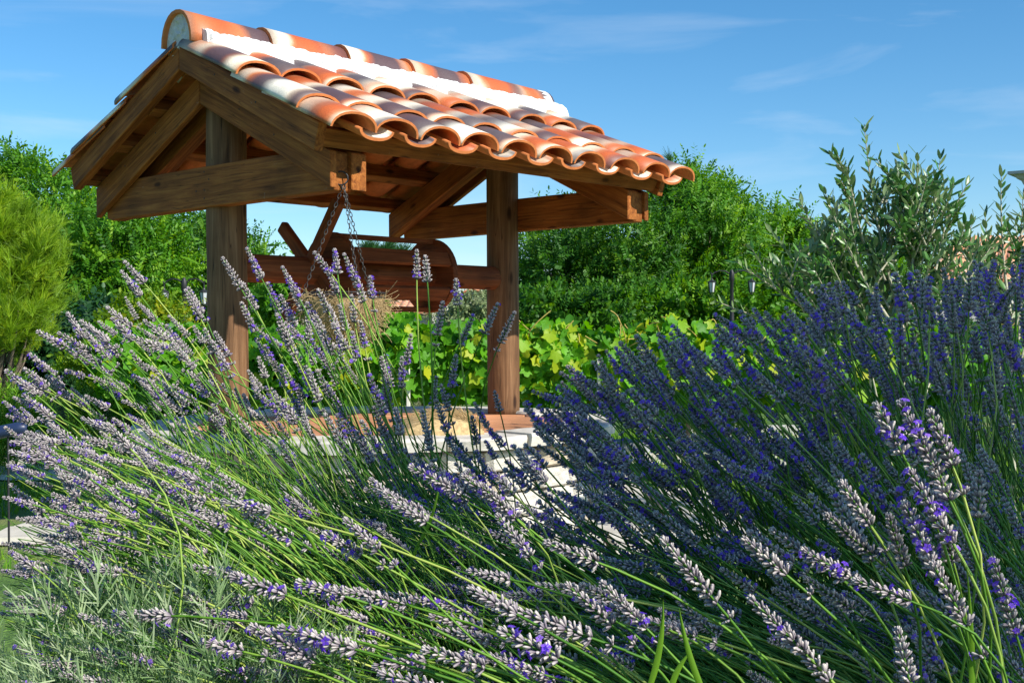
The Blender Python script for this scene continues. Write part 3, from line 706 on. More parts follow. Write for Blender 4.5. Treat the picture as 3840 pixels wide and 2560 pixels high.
def tree(name, label, cat, base, blobs, n_cl, per, tmpl, size, mat, trunk_h, trunk_r, spread=0.5, updir=0.5, group=None, dark=0.0, bark=BARK, nlimb=26, seedt=None):
    """blobs: (centre xyz relative to base, radii xyz). clusters of sprays round twig ends, open between them"""
    root = empty(name, tuple(base), label=label, cat=cat, group=group)
    vol = np.array([b[1][0] * b[1][1] * b[1][2] for b in blobs]); vol = vol ** 0.72 / (vol ** 0.72).sum()
    idx = rng.choice(len(blobs), n_cl, p=vol)
    dirs = rng.normal(0, 1, (n_cl, 3)); dirs /= np.linalg.norm(dirs, axis=1, keepdims=True)
    rad = rng.uniform(0.25, 1.0, n_cl) ** 0.45
    C = np.array([blobs[i][0] for i in idx]); Rr = np.array([blobs[i][1] for i in idx])
    cl = C + dirs * Rr * rad[:, None]
    cl[:, 2] = np.maximum(cl[:, 2], 0.12)
    out_ = dirs.copy()
    mR = Rr.mean(1)
    pos = np.repeat(cl, per, 0) + rng.normal(0, 1, (n_cl * per, 3)) * (np.repeat(mR * rng.uniform(.6, 1.7, n_cl), per) * spread * 0.2)[:, None]
    ax = np.repeat(out_, per, 0) * .7 + rng.normal(0, .6, (n_cl * per, 3)) + np.array([0, 0, updir])
    tint = np.clip(np.repeat(rng.uniform(0.05, .85, n_cl), per) * .6 + rng.uniform(0, .5, n_cl * per) - dark, 0, 1)
    V, F, T = scatter(tmpl[0], tmpl[1], pos, frames(ax), rng.uniform(.65, 1.25, len(pos)) * size, tint)
    mobj('crown', arrmesh('crown', V, F, mat, tint=T), root)
    if trunk_h:
        fork = nv((0, 0, trunk_h)); tp = np.array([[(0.03 * math.sin(k), 0.02 * math.cos(k * 1.3), trunk_h * 1.06 * k / 6) for k in range(7)]])
        tp[0, 0] = (0, 0, 0)
        p1 = tubes(tp, np.linspace(trunk_r * 1.25, trunk_r * .8, 7)[None], 9)
        tg = cl[rng.choice(n_cl, min(nlimb, n_cl), replace=False)]
        p2 = tubes(limb_paths(fork, tg, 7), np.linspace(trunk_r * .5, trunk_r * .07, 7)[None], 5)
        mobj('trunk', arrmesh('trunk', p1[0], p1[1], bark, smooth=True), root); mobj('limbs', arrmesh('limbs', p2[0], p2[1], bark, smooth=True), root)
    return root

SPR = spray(13); SPR2 = spray(9, lw=.55, ll=.34, droop=.1)
def G_(u, v, d, zr=None): # ground point under pixel column u at distance d
    p = P(u, v, d); return Vector((p.x, p.y, 0))
def blob(u, v, d, ru, rv, rd, base):
    """blob given by photo pixel centre/size at distance d, relative to base"""
    p = P(u, v, d) - base; s = d / FPX
    return ((p.x, p.y, p.z), (ru * s, rd, rv * s))

def pxtree(name, label, cat, u, d, bl, n_cl, per, tm, size, mat, th, tr, **k):
    b = G_(u, 1280, d)
    return tree(name, label, cat, b, [blob(x, y, d + dd, rx, ry_, rd, b) for x, y, rx, ry_, rd, dd in bl], n_cl, per, tm, size, mat, th, tr, **k)

# left background
pb = []
for (u, v, ru) in ((-40, 720, 60), (20, 790, 60), (-60, 860, 90), (70, 860, 65), (130, 880, 55), (0, 940, 100), (110, 960, 80), (175, 950, 50), (50, 1020, 100), (150, 1050, 75), (-60, 1040, 120), (0, 1110, 100), (100, 1120, 80), (170, 1130, 45), (40, 1180, 90), (-50, 1200, 110), (110, 1200, 60), (10, 1240, 90), (-180, 900, 120), (-200, 1080, 140), (70, 1240, 60)):
    pb.append((u, v, ru * 1.05, ru * .95, .22 + ru * .002, rng.uniform(-.35, .25)))
pxtree('pine_tree', 'bright yellow-green young pine with upright needle candles at the left edge', 'pine tree', -40, 9.0, pb, 430, 8, tuft(26, .045), 0.105, LF_PINE, 0.5, 0.05, updir=1.3, spread=0.9)
T_L = [(60, 740, 130, 130, 1.3, 0), (250, 800, 170, 190, 1.3, .5), (90, 1000, 260, 220, 1.4, 0), (380, 980, 200, 240, 1.4, 0)]
pxtree('locust_tree', 'feathery green locust tree behind the pine at the left', 'tree', 130, 19.0, [(90, 720, 140, 120, 1.0, 0), (190, 860, 190, 200, 1.2, 0), (40, 980, 220, 220, 1.2, 0), (210, 1120, 200, 150, 1.2, 0)],
       230, 15, SPR, 0.34, LF_LOCUST, 1.3, 0.10, nlimb=30)
pxtree('locust_tree', 'bushy light green locust tree under the left end of the shelter roof', 'tree', 420, 18.0, [(400, 900, 150, 170, 1.1, 0), (450, 1040, 200, 170, 1.2, 0), (350, 1160, 170, 140, 1.1, 0), (560, 980, 120, 130, .9, 0)],
       200, 15, SPR, 0.34, LF_LOCUST, 1.2, 0.09, nlimb=30)
pxtree('locust_tree', 'tall airy locust tree directly left of the near post', 'tree', 680, 20.0, [(660, 900, 130, 140, 1.2, 0), (720, 1050, 170, 200, 1.3, 0), (620, 1180, 170, 130, 1.2, 0), (850, 1080, 130, 180, 1.0, 0)],
       190, 15, SPR, 0.34, LF_DARK, 1.3, 0.10, nlimb=34)
pxtree('locust_tree', 'thin young tree tip seen between the near post and the crank arm', 'tree', 975, 22.0, [(968, 930, 26, 70, .3, 0), (980, 1030, 70, 80, .6, 0), (1000, 1130, 120, 90, .7, 0)],
       45, 8, SPR, 0.32, LF_LOCUST, 1.2, 0.05, nlimb=12)
pxtree('shrub', 'rounded yellow-green shrub in front of the left trees', 'shrub', 540, 11.0, [(560, 1230, 170, 90, .45, 0), (450, 1340, 200, 110, .45, 0), (650, 1350, 150, 110, .4, 0)],
       210, 10, SPR2, 0.13, LF_YELLOW, 0.25, 0.03, nlimb=20)
pxtree('shrub', 'evergreen shrub tinted dark for the shaded gap low behind the pine', 'shrub', 130, 13.0, [(60, 1330, 200, 110, .5, 0), (240, 1370, 130, 120, .5, 0), (350, 1250, 140, 100, .5, .3)],
       170, 9, SPR2, 0.2, LF_CONIFER, 0.2, 0.04, nlimb=14, dark=.3)  # dark tint stands for the shade in the gap under the pine
# rosemary clumps and pale herbs at left
ROS = merge([scatter(np.array([(.02, 0, 0), (-.02, 0, 0), (-.006, 0, .2), (.006, 0, .2)]), np.array([[0, 1, 2, 3]]), np.array([[0, 0, t]]), frames(np.array([[math.cos(t * 40), math.sin(t * 40), 1.1]])), [1.], np.zeros(1)) for t in np.linspace(0, .9, 22)])
def clump(name, label, cat, u, v, d, ru, rv, n, mat, size, tm=ROS, group=None, up_=2.2):
    b = G_(u, v, d); p = P(u, v, d); s = d / FPX; root = empty(name, tuple(b), label=label, cat=cat, group=group)
    hx, hz = ru * s, max(p.z + rv * s, .15)
    a = rng.uniform(0, 2 * PI, n); r = np.sqrt(rng.uniform(0, 1, n)); x = r * np.cos(a) * hx; y = r * np.sin(a) * hx * .7
    z = rng.uniform(.0, .85, n) ** .7 * hz * np.sqrt(1 - .75 * r ** 2)
    ax = np.stack([x / hx * .5, y / hx * .5, np.full(n, up_)], 1) + rng.normal(0, .35, (n, 3))
    V, F, T = scatter(tm[0], tm[1], np.stack([x, y, z], 1), frames(ax), rng.uniform(.7, 1.3, n) * size, rng.uniform(0, 1, n))
    mobj('foliage', arrmesh('foliage', V, F, mat, tint=T), root, kind='stuff'); return root
clump('rosemary_bush', 'bright green upright rosemary clump at the left edge above the paving', 'rosemary', 20, 1560, 8.6, 170, 110, 420, LF_ROSE, .22)
clump('rosemary_bush', 'small bright rosemary clump between pale herbs left of the well', 'rosemary', 330, 1520, 9.6, 70, 60, 130, LF_ROSE, .2)
clump('herb_bush', 'grey-green herb mound behind the left paving', 'herb bush', 190, 1620, 10.0, 130, 90, 420, LF_DRY, .18)
clump('herb_bush', 'pale grey-green herb mound left of the near post', 'herb bush', 520, 1590, 10.4, 170, 90, 520, LF_DRY, .18)
clump('herb_bush', 'low grey-green herb mound against the left rim of the well', 'herb bush', 700, 1560, 9.6, 110, 70, 300, LF_DRY, .18)
clump('herb_bush', 'grey-green plant mound seen through the shelter below the vines', 'herb bush', 1540, 1480, 10.8, 120, 70, 300, LF_DRY, .16)
clump('herb_bush', 'bright green weeds right of the far post', 'herb bush', 2080, 1530, 10.0, 110, 60, 260, LF_GRASS, .16)
clump('herb_bush', 'green weeds growing along the lawn edge behind the right lavender', 'herb bush', 2650, 1600, 10.5, 220, 60, 420, LF_GRASS, .16)

# trees behind, right half
pxtree('locust_tree', 'large feathery green tree right of the far post', 'tree', 2250, 27.0, [(2080, 990, 160, 150, 1.6, 0), (2300, 930, 220, 170, 1.8, 0), (2120, 1130, 190, 150, 1.6, 0), (2400, 1080, 220, 180, 1.8, 0)],
       330, 15, SPR, 0.44, LF_DARK, 1.6, 0.14, nlimb=34)
pxtree('locust_tree', 'tall bushy locust tree behind the right end of the roof', 'tree', 2620, 28.0, [(2560, 800, 150, 130, 1.6, 0), (2680, 760, 110, 90, 1.2, 0), (2640, 930, 210, 170, 1.8, 0), (2750, 850, 110, 90, 1.2, 0), (2600, 1080, 230, 160, 1.8, 0)],
       320, 15, SPR, 0.44, LF_LOCUST, 1.6, 0.14, nlimb=40)
pxtree('locust_tree', 'spreading green tree behind the street lamp', 'tree', 2880, 29.0, [(2880, 910, 130, 100, 1.4, 0), (2820, 1040, 200, 150, 1.6, 0), (3000, 990, 140, 120, 1.4, 0), (2930, 1130, 220, 130, 1.6, 0)],
       250, 15, SPR, 0.44, LF_LOCUST, 1.6, 0.12, nlimb=34)
pxtree('locust_tree', 'pale green low tree behind the olive bushes', 'tree', 3250, 30.0, [(3150, 1020, 140, 120, 1.4, 0), (3300, 1060, 190, 130, 1.6, 0), (3480, 1050, 120, 100, 1.3, 0), (3200, 1150, 200, 90, 1.5, 0)],
       190, 8, SPR, 0.44, LF_LOCUST, 1.5, 0.12, nlimb=20)
pxtree('shrub', 'dense mid green hedge bush behind the vines right of the far post', 'shrub', 2150, 24.0, [(2050, 1190, 150, 80, .8, 0), (2250, 1200, 200, 90, .8, 0)], 170, 12, SPR2, 0.30, LF_DARK, 0.3, 0.04, nlimb=14)
pxtree('shrub', 'light green hedge bush behind the vines below the street lamp', 'shrub', 2640, 24.5, [(2550, 1190, 190, 90, .8, 0), (2850, 1180, 190, 100, .8, 0)], 190, 12, SPR2, 0.30, LF_LOCUST, 0.3, 0.04, nlimb=14)
pxtree('shrub', 'low dark bush seen under the windlass drum', 'shrub', 1250, 16.0, [(1080, 1150, 130, 70, .7, 0), (1290, 1150, 130, 50, .7, 0), (1130, 1080, 80, 60, .5, 0)], 120, 9, SPR2, 0.2, LF_LOCUST, 0.3, 0.04, nlimb=12)
pxtree('shrub', 'olive-green bush in front of the white gabled house', 'shrub', 1790, 16.5, [(1800, 1170, 60, 55, .5, 0), (1740, 1210, 120, 50, .5, 0)], 70, 8, SPR2, 0.17, LF_DRY, 0.3, 0.04, nlimb=10)
pxtree('conifer_tree', 'small dark conifer tip showing under the roof above the windlass', 'conifer', 1440, 30.0, [(1438, 925, 26, 40, .3, 0), (1410, 960, 50, 30, .5, 0), (1475, 965, 40, 25, .5, 0), (1440, 1040, 80, 70, .8, 0)], 60, 7, tuft(22, .06), 0.30, LF_CONIFER, 1.6, 0.08, nlimb=14)
pxtree('conifer_tree', 'pointed conifer tip poking above the tree line at the roof corner', 'conifer', 2520, 30.5, [(2518, 640, 10, 40, .15, 0), (2520, 720, 40, 60, .4, 0), (2520, 900, 80, 160, .8, 0)], 60, 7, tuft(22, .06), 0.30, LF_CONIFER, 1.6, 0.08, nlimb=12)

# tree outside the frame on the right whose crown shades the right-hand lavender
sb = Vector((1.59, 1.62, 0.9)) + SUN * 5.0
broot = Vector((sb.x + 0.05, sb.y - 0.05, 0))
tree('shade_tree', 'small dense round-crowned tree standing beside the lavender bed beyond the right edge', 'tree', broot,
     [((0, 0, sb.z), (.85, .85, .95)), ((-.22, -.34, sb.z + .55), (.5, .5, .5)), ((-.22, -.34, sb.z - .5), (.5, .5, .5)), ((.3, .45, sb.z + .3), (.5, .5, .6)), ((-.3, -.45, sb.z), (.42, .42, .8))],
     300, 12, SPR2, 0.25, LF_DARK, sb.z - 0.9, 0.05, nlimb=26)

# ================================================================== VINES
def vine_leaf_t():
    pts = []
    for k in range(15):
        a = -PI / 2 + 0.32 + (2 * PI - 0.64) * k / 14
        lob = 0.50 + 0.13 * math.cos(5 * (a - PI / 2)) + (0.07 if k % 2 == 0 else -0.035)
        pts.append((lob * math.cos(a), 0.0, 0.45 + lob * math.sin(a)))
    V = [(0, 0, 0.12)] + [(x, -0.34 * abs(x) - 0.45 * (z - .45) ** 2 + (0.03 if i % 2 else -0.02), z) for i, (x, y, z) in enumerate(pts)]
    F = [[0, i, i + 1] for i in range(1, 15)]
    return np.array(V), np.array(F)
VL = vine_leaf_t()
vleaf_me = [arrmesh('leaf', VL[0] * np.array([1, s, 1]), VL[1], LF_VINE_O) for s in (.6, 1.0, 1.5, -0.8)]
vsegs = [(430, 900, 'leafy grapevine behind the left post'), (900, 1330, 'leafy grapevine directly behind the hanging basket'), (1330, 1840, 'grapevine with large leaves seen between the two posts'),
         (1930, 2330, 'bright grapevine immediately right of the far post'), (2330, 2800, 'yellowing grapevine with bare curling canes behind the lavender'), (2800, 3300, 'grapevine behind the dark lavender, below the street lamp'), (3300, 3800, 'grapevine at the right end of the row behind the lavender')]
for si, (u0, u1, lab) in enumerate(vsegs):
    d = 9.6; um = (u0 + u1) / 2; b = G_(um, 1300, d); root = empty('grapevine', tuple(b), label=lab, cat='grapevine', group='grapevines in the row behind the well')
    hw = (u1 - u0) / 2 * d / FPX * 1.12; top = 1.02 + 8 / 2801 * d; bot = 0.42 if si != 2 else .5
    N = 820
    x = rng.uniform(-hw, hw, N); r = rng.uniform(0, 1, N); z = bot + (top - bot) * r; y = -0.28 * np.sin(np.clip(r, .05, 1) * PI * .9) * rng.uniform(.2, 1, N) + rng.normal(0, .05, N)
    topm = np.array([noise.noise(Vector((float(q) * 3.2 + si * 3, 0, 1))) for q in x]); z += topm * .26 * r; y -= .12 * topm
    x += rng.normal(0, .05, N)
    nrm = np.stack([rng.normal(.25, .55, N), rng.normal(-.8, .35, N), rng.normal(.55, .45, N)], 1)   # face normal
    size = rng.uniform(.06, .115, N)
    # leaf tip axis hangs down-ish, -Y local is the face
    ax = np.stack([rng.normal(0, .45, N), rng.normal(-.25, .3, N), rng.normal(-.9, .3, N)], 1)
    zc = ax / np.linalg.norm(ax, axis=1, keepdims=True); yc = -nrm; yc = yc - zc * (yc * zc).sum(1, keepdims=True); yc /= np.linalg.norm(yc, axis=1, keepdims=True); xc = np.cross(yc, zc)
    R = np.stack([xc, yc, zc], 2)
    order = np.argsort(y - size); npart = 60 if si else 40; pi_, st = order[:npart], order[npart:]
    pos = np.stack([x, y, z], 1)
    for i in pi_:
        Mx = Matrix([[*R[i, 0], pos[i, 0]], [*R[i, 1], pos[i, 1]], [*R[i, 2], pos[i, 2]], [0, 0, 0, 1]]) @ Matrix.Scale(size[i], 4)
        mobj('leaf', vleaf_me[int(rng.integers(4))], root, mat=Mx)
    # an inner layer of more leaves further back
    N2 = 500; x2 = rng.uniform(-hw, hw, N2); z2 = rng.uniform(bot, top, N2); y2 = rng.uniform(-.1, .3, N2); p2 = np.stack([x2, y2, z2], 1)
    V1 = scatter(VL[0], VL[1], pos[st], R[st], size[st], np.clip(rng.beta(1.6, 1.6, len(st)) * .85 + (.15 if si in (3, 4) else 0) * r[st], 0, 1))
    V2 = scatter(VL[0], VL[1], p2, frames(rng.normal(0, 1, (N2, 3)) + [0, 0, -.5]), rng.uniform(.08, .14, N2), rng.uniform(0, .5, N2))
    V, F, T = merge([V1, V2]); mobj('leaves', arrmesh('leaves', V, F, LF_VINE, tint=T), root, kind='stuff')
    # canes: trunk + wandering shoots
    tk = tubes(np.array([[(0.04 * math.sin(k), 0.05, k * .14) for k in range(5)]]), .018, 6)
    n3 = 7 + (9 if si == 4 else 0) + (4 if si == 3 else 0)
    a3 = np.stack([rng.uniform(-hw, hw, n3), rng.uniform(-.25, 0, n3), rng.uniform(.8, top - .08, n3)], 1); b3 = a3 + np.stack([rng.uniform(-.3, .3, n3), rng.uniform(-.1, .05, n3), rng.uniform(.05, .22, n3)], 1)
    ck = tubes(bez(a3, (a3 + b3) / 2 + rng.normal(0, .07, (n3, 3)), b3, 9), .0045, 4)
    mobj('trunk', arrmesh('trunk', tk[0], tk[1], BARK, smooth=True), root); mobj('canes', arrmesh('canes', ck[0], ck[1], CANE, smooth=True), root)
for i, (u, lab) in enumerate(((2245, 'short white vine stake right of the far post'), (1530, 'white vine stake between the posts'))):
    b = G_(u, 1300, 9.35); me = pymesh('stake', [(x, y, z) for x in (-.014, .014) for y in (-.014, .014) for z in (0, .80)], [[0, 1, 3, 2], [4, 6, 7, 5], [0, 4, 5, 1], [2, 3, 7, 6], [1, 5, 7, 3], [0, 2, 6, 4]], WHITEW)
    mobj('vine_stake', bevel_mesh(me, .003), loc=tuple(b), label=lab, cat='stake', group='white stakes along the vine row')
# rocks at the foot of the vines
rk = [stone_mesh('rock', 1, 1, 1, ROCK, 20 + k, .12) for k in range(4)]
for i in range(16):
    u = (1560, 1620, 1690, 1750, 1800, 1660, 1725, 2540, 2620, 2300, 2380, 2460, 3000, 3100, 1480, 1590)[i]; b = G_(u, 1500, 9.7 + .35 * random.random())
    o = mobj('rock', rk[i % 4], loc=(b.x, b.y, .04), label='rough blue-grey rock lying along the foot of the vine row', cat='rock', group='grey rocks along the vine row')
    s = random.uniform(.10, .24); o.scale = (s * 1.5, s, s * .75); o.rotation_euler = (0, 0, random.uniform(0, 3))

# lawn grass on the strip seen right of the well
tvg = np.array([(.05, 0, 0), (-.05, 0, 0), (-.015, .12, .6), (.015, .12, .6)]); tvg = np.array([(.06, 0, 0), (-.06, 0, 0), (-.01, .2, 1), (.01, .2, 1)])
N = 16000; gx = rng.uniform(.7, 5.5, N); gy = rng.uniform(6.8, 12, N); keep = np.hypot(gx - WC.x, gy - WC.y) > 2.0; gx, gy = gx[keep], gy[keep]
N2 = 9000; hx = rng.uniform(-6, -1.6, N2); hy = rng.uniform(5.2, 8.1, N2); kp = np.hypot(hx - WC.x, hy - WC.y) > 2.05; gx = np.concatenate([gx, hx[kp]]); gy = np.concatenate([gy, hy[kp]])
V, F, T = scatter(tvg, np.array([[0, 1, 2, 3]]), np.stack([gx, gy, np.zeros(len(gx))], 1), frames(np.stack([rng.normal(0, .3, len(gx)), rng.normal(0, .3, len(gx)), np.ones(len(gx))], 1)), rng.uniform(.04, .10, len(gx)), rng.uniform(.2, 1, len(gx)))
mobj('grass', arrmesh('grass', V, F, LF_GRASS, tint=T), label='short sunlit lawn grass around the well', cat='grass', kind='stuff')

# ================================================================== OLIVES
def olive(name, label, base, shoots, leaf_len=0.060, nobj=0):
    """shoots: list of (start, ctrl, end) world"""
    root = empty(name, tuple(base), label=label, cat='olive bush', group='olive bushes at the right')
    b = np.array([nv(s[0]) for s in shoots]) - nv(base); c = np.array([nv(s[1]) for s in shoots]) - nv(base); e = np.array([nv(s[2]) for s in shoots]) - nv(base)
    K = 10; pth = bez(b, c, e, K); rad = np.array([np.linspace(s[3], .0016, K) for s in shoots])
    V, F, T = tubes(pth, rad, 5); mobj('branches', arrmesh('branches', V, F, OBARK, smooth=True), root)
    pos, ax, nrm = [], [], []
    for i, s in enumerate(shoots):
        L_ = np.linalg.norm(np.diff(pth[i], axis=0), axis=1).sum(); n = max(4, int(L_ * s[4] / .027))
        t0 = 1 - s[4]
        for k in range(n):
            t = t0 + (1 - t0) * (k + .5) / n; p = b[i] * (1 - t) ** 2 + c[i] * 2 * t * (1 - t) + e[i] * t * t; tg = (c[i] - b[i]) * (1 - t) + (e[i] - c[i]) * t; tg /= np.linalg.norm(tg)
            h = np.cross(tg, [0.3, 1, .2]); h /= np.linalg.norm(h); v2 = np.cross(tg, h); a = (k % 2) * PI / 2 + i
            for sg in (1, -1):
                side = (h * math.cos(a) + v2 * math.sin(a)) * sg
                pos.append(p); d_ = tg * rng.uniform(.6, 1.1) + side * rng.uniform(.55, 1.15) + rng.normal(0, .12, 3) + np.array([0, 0, .15]); ax.append(d_); nrm.append(tg)
    pos, ax, nrm = map(np.array, (pos, ax, nrm))
    zc = ax / np.linalg.norm(ax, axis=1, keepdims=True); yc = -nrm - rng.normal(0, .2, nrm.shape); yc -= zc * (yc * zc).sum(1, keepdims=True); yc /= np.linalg.norm(yc, axis=1, keepdims=True); xc = np.cross(yc, zc)
    R = np.stack([xc, yc, zc], 2)
    # narrow elliptic leaf, 3 rows
    lv = []; rowsl = [(0, .03), (.2, .20), (.5, .28), (.8, .19), (1.0, .02)]
    for z, w_ in rowsl: lv += [(-w_ / 2 * 1.15, .05 * w_ + .06 * (z - .5) ** 2, z), (0, .0 + .06 * (z - .5) ** 2 - .02, z), (w_ / 2 * 1.15, .05 * w_ + .06 * (z - .5) ** 2, z)]
    lf = []
    for r_ in range(4):
        for c_ in range(2): p = r_ * 3 + c_; lf.append([p, p + 1, p + 4, p + 3])
    lv = np.array(lv); lf = np.array(lf)
    size = rng.uniform(.75, 1.15, len(pos)) * leaf_len
    me = arrmesh('leaf', lv, lf, LF_OLIVE_O, smooth=True)
    pick = np.argsort(-pos[:, 2])[:nobj]
    for i in pick:
        Mx = Matrix([[*R[i, 0], pos[i, 0]], [*R[i, 1], pos[i, 1]], [*R[i, 2], pos[i, 2]], [0, 0, 0, 1]]) @ Matrix.Scale(size[i], 4); mobj('leaf', me, root, mat=Mx)
    rest = np.setdiff1d(np.arange(len(pos)), pick)
    V, F, T = scatter(lv, lf, pos[rest], R[rest], size[rest], rng.uniform(0, 1, len(rest))); mobj('leaves', arrmesh('leaves', V, F, LF_OLIVE, tint=T, smooth=True), root, kind='stuff')
def q3(u, v): return (u * 1.63265, v * 1.63265)   # overview pixels to photo pixels
def oshoots(spec, d, ntw=4):
    out_ = []; spec = list(spec)
    for (u0, v0, u1, v1, bow, fr) in list(spec):      # side twigs
        if v0 - v1 < 120: continue
        for k in range(ntw):
            t = rng.uniform(.25, .8); uu = u0 + (u1 - u0) * t; vv = v0 + (v1 - v0) * t; sd_ = rng.choice([-1, 1]); l_ = rng.uniform(45, 100)
            spec.append((uu + bow * .5 * (1 - abs(2 * t - 1)), vv, uu + sd_ * l_ * rng.uniform(.35, .7), vv - l_, 0, .95))
    for (u0, v0, u1, v1, bow, fr) in spec:
        d0 = d + rng.uniform(-.12, .12); d1 = d + rng.uniform(-.22, .22)
        a = P(*q3(u0, v0), d0); e = P(*q3(u1, v1), d1); m = a * .5 + e * .5 + Vector((bow * d / 2801, 0, 0.0)); out_.append((a, m, e, .009 if fr < .8 else .006, fr))
    return out_
sp1 = [(2075, 760, 1985, 285, -25, .62), (2075, 780, 2108, 350, 15, .62), (2090, 700, 2160, 360, 20, .8), (2060, 760, 1895, 440, -30, .75), (2050, 800, 1935, 600, -20, .9), (1985, 560, 1945, 380, -5, .95), (2080, 640, 2190, 420, 25, .85), (2090, 720, 2240, 500, 30, .85),
       (2040, 800, 1835, 455, -25, .7), (2020, 800, 1770, 530, -20, .7), (1990, 760, 1800, 640, -5, .8), (2060, 640, 2010, 420, 0, .8), (2085, 560, 2060, 390, -5, .9), (2085, 540, 2130, 400, 8, .9), (2070, 700, 1960, 510, -15, .9), (2080, 760, 2150, 560, 5, .9), (2070, 800, 2020, 600, -10, .9),
       (2010, 780, 1890, 690, -10, .9), (1960, 780, 1860, 590, -15, .9), (2080, 800, 2200, 640, 15, .9), (1930, 760, 1690, 600, -10, .6), (1880, 780, 1640, 690, -5, .6), (2000, 520, 1960, 470, 0, .95), (2060, 600, 1890, 560, -5, .9), (2090, 600, 2190, 540, 0, .9), (2060, 760, 1950, 700, 0, .9), (2100, 790, 2130, 640, 5, .9), (1940, 800, 1780, 740, 0, .8), (2080, 820, 2250, 740, 0, .9), (2000, 900, 1990, 720, 0, .8), (1900, 900, 1900, 740, 0, .8), (2120, 920, 2180, 760, 0, .8)]
for (u, v) in ((1790, 600), (1830, 560), (1890, 520), (1950, 470), (2030, 430), (2120, 420), (2180, 470), (2230, 560), (1850, 650), (1930, 600), (2010, 560), (2100, 540), (2170, 590), (1990, 660), (2120, 660), (1820, 740), (2220, 680)):
    sp1.append((u + (2070 - u) * .25 + rng.uniform(-15, 15), v + 150, u, v, rng.uniform(-12, 12), .9))
b1 = G_(2080 * 1.63265, 1300, 5.6)
bl1 = [(b1, (b1 + P(*q3(2075, 760), 5.6)) / 2, P(*q3(2075, 760), 5.6), .022, .02), (b1, (b1 + P(*q3(2000, 800), 5.6)) / 2, P(*q3(1990, 800), 5.6), .016, .02)]
olive('olive_bush', 'tall olive bush with upright silvery shoots rising above the right-hand lavender', b1, bl1 + oshoots(sp1, 5.6), nobj=240)
sp2 = [(2320, 720, 2300, 400, -15, .7), (2330, 700, 2350, 440, 5, .8), (2300, 720, 2262, 480, -15, .8), (2290, 740, 2215, 520, -20, .85), (2330, 760, 2390, 470, 10, .8), (2290, 760, 2180, 600, -15, .9), (2310, 740, 2290, 560, 0, .9), (2340, 780, 2340, 560, 5, .9), (2280, 800, 2240, 640, -5, .9), (2320, 800, 2310, 660, 0, .9), (2260, 720, 2240, 560, -6, .9), (2300, 640, 2270, 540, 0, .95), (2350, 640, 2330, 500, 0, .95), (2250, 800, 2200, 680, 0, .9), (2340, 850, 2400, 600, 0, .8), (2300, 880, 2280, 700, 0, .8)]
b2 = G_(2330 * 1.63265, 1300, 5.9)
olive('olive_bush', 'second olive bush at the right edge, leafy shoots in front of an orange roof', b2, [(b2, (b2 + P(*q3(2320, 760), 5.9)) / 2, P(*q3(2320, 760), 5.9), .02, .02)] + oshoots(sp2, 5.9, 1), nobj=120)

# ================================================================== BUILDINGS AND LAMPS
def box_vf(x0, x1, y0, y1, z0, z1):
    return [(x, y, z) for x in (x0, x1) for y in (y0, y1) for z in (z0, z1)], [[0, 1, 3, 2], [4, 6, 7, 5], [0, 4, 5, 1], [2, 3, 7, 6], [1, 5, 7, 3], [0, 2, 6, 4]]
def boxo(name, parent, x0, x1, y0, y1, z0, z1, mat, bev=0):
    V, F = box_vf(x0, x1, y0, y1, z0, z1); me = pymesh(name, V, F, mat)
    if bev: bevel_mesh(me, bev)
    return mobj(name, me, parent)
def tiled_slope(name, parent, A, B, C_, D_, pitch=.22, amp=.045):
    """corrugated roof slope: eave A-B, ridge D-C"""
    A, B, C_, D_ = map(Vector, (A, B, C_, D_)); n = max(4, int((B - A).length / pitch) * 8); V = []; nrm = (B - A).cross(D_ - A).normalized()
    for i in range(n + 1):
        t = i / n; o = nrm * (amp * abs(math.sin(PI * t * n / 8)))
        for k in range(9): s_ = k / 8; V.append((A.lerp(B, t)).lerp(D_.lerp(C_, t), s_) + o + nrm * (.02 * (1 - (k * 1.0 % 2)))) 
    F = [[i * 9 + k, (i + 1) * 9 + k, (i + 1) * 9 + k + 1, i * 9 + k + 1] for i in range(n) for k in range(8)]
    me = pymesh(name, V, F, ROOF)
    o = mobj(name, me, parent); md = o.modifiers.new('solid', 'SOLIDIFY'); md.thickness = .05; md.offset = -1
    return o
# white gabled house seen between the drum and the far post
hd = 34.0; p = P(1775, 1100, hd); b = Vector((p.x, p.y, 0)); ht = empty('white_house', tuple(b), label='small white gabled house with orange roof seen between drum and far post', cat='house')
hw = 1.15; ez = P(1775, 1150, hd).z; az_ = P(1775, 1090, hd).z
V = [(-hw, 0, 0), (hw, 0, 0), (hw, 0, ez), (0, 0, az_), (-hw, 0, ez)]; V = V + [(x, 5, z) for x, y, z in V]
mobj('wall', pymesh('wall', V, [[0, 1, 2, 3, 4], [9, 8, 7, 6, 5], [1, 6, 7, 2], [5, 0, 4, 9]], WHITEW), ht)
tiled_slope('roof', ht, (-hw - .25, -.2, ez - .09), (-hw - .25, 5.2, ez - .09), (0, 5.2, az_ + .06), (0, -.2, az_ + .06))
tiled_slope('roof', ht, (hw + .25, 5.2, ez - .09), (hw + .25, -.2, ez - .09), (0, -.2, az_ + .06), (0, 5.2, az_ + .06))
p = P(1500, 1100, 38.0); b = Vector((p.x, p.y, 0)); h2 = empty('low_house', tuple(b), label='low house with long orange roof glimpsed under the windlass', cat='house')
boxo('wall', h2, -3, 3, 0, 5, 0, P(1500, 1165, 38).z, WHITEW); z0 = P(1500, 1165, 38).z
tiled_slope('roof', h2, (-3.3, -.4, z0 - .1), (3.3, -.4, z0 - .1), (3.3, 2.5, z0 + .45), (-3.3, 2.5, z0 + .45))
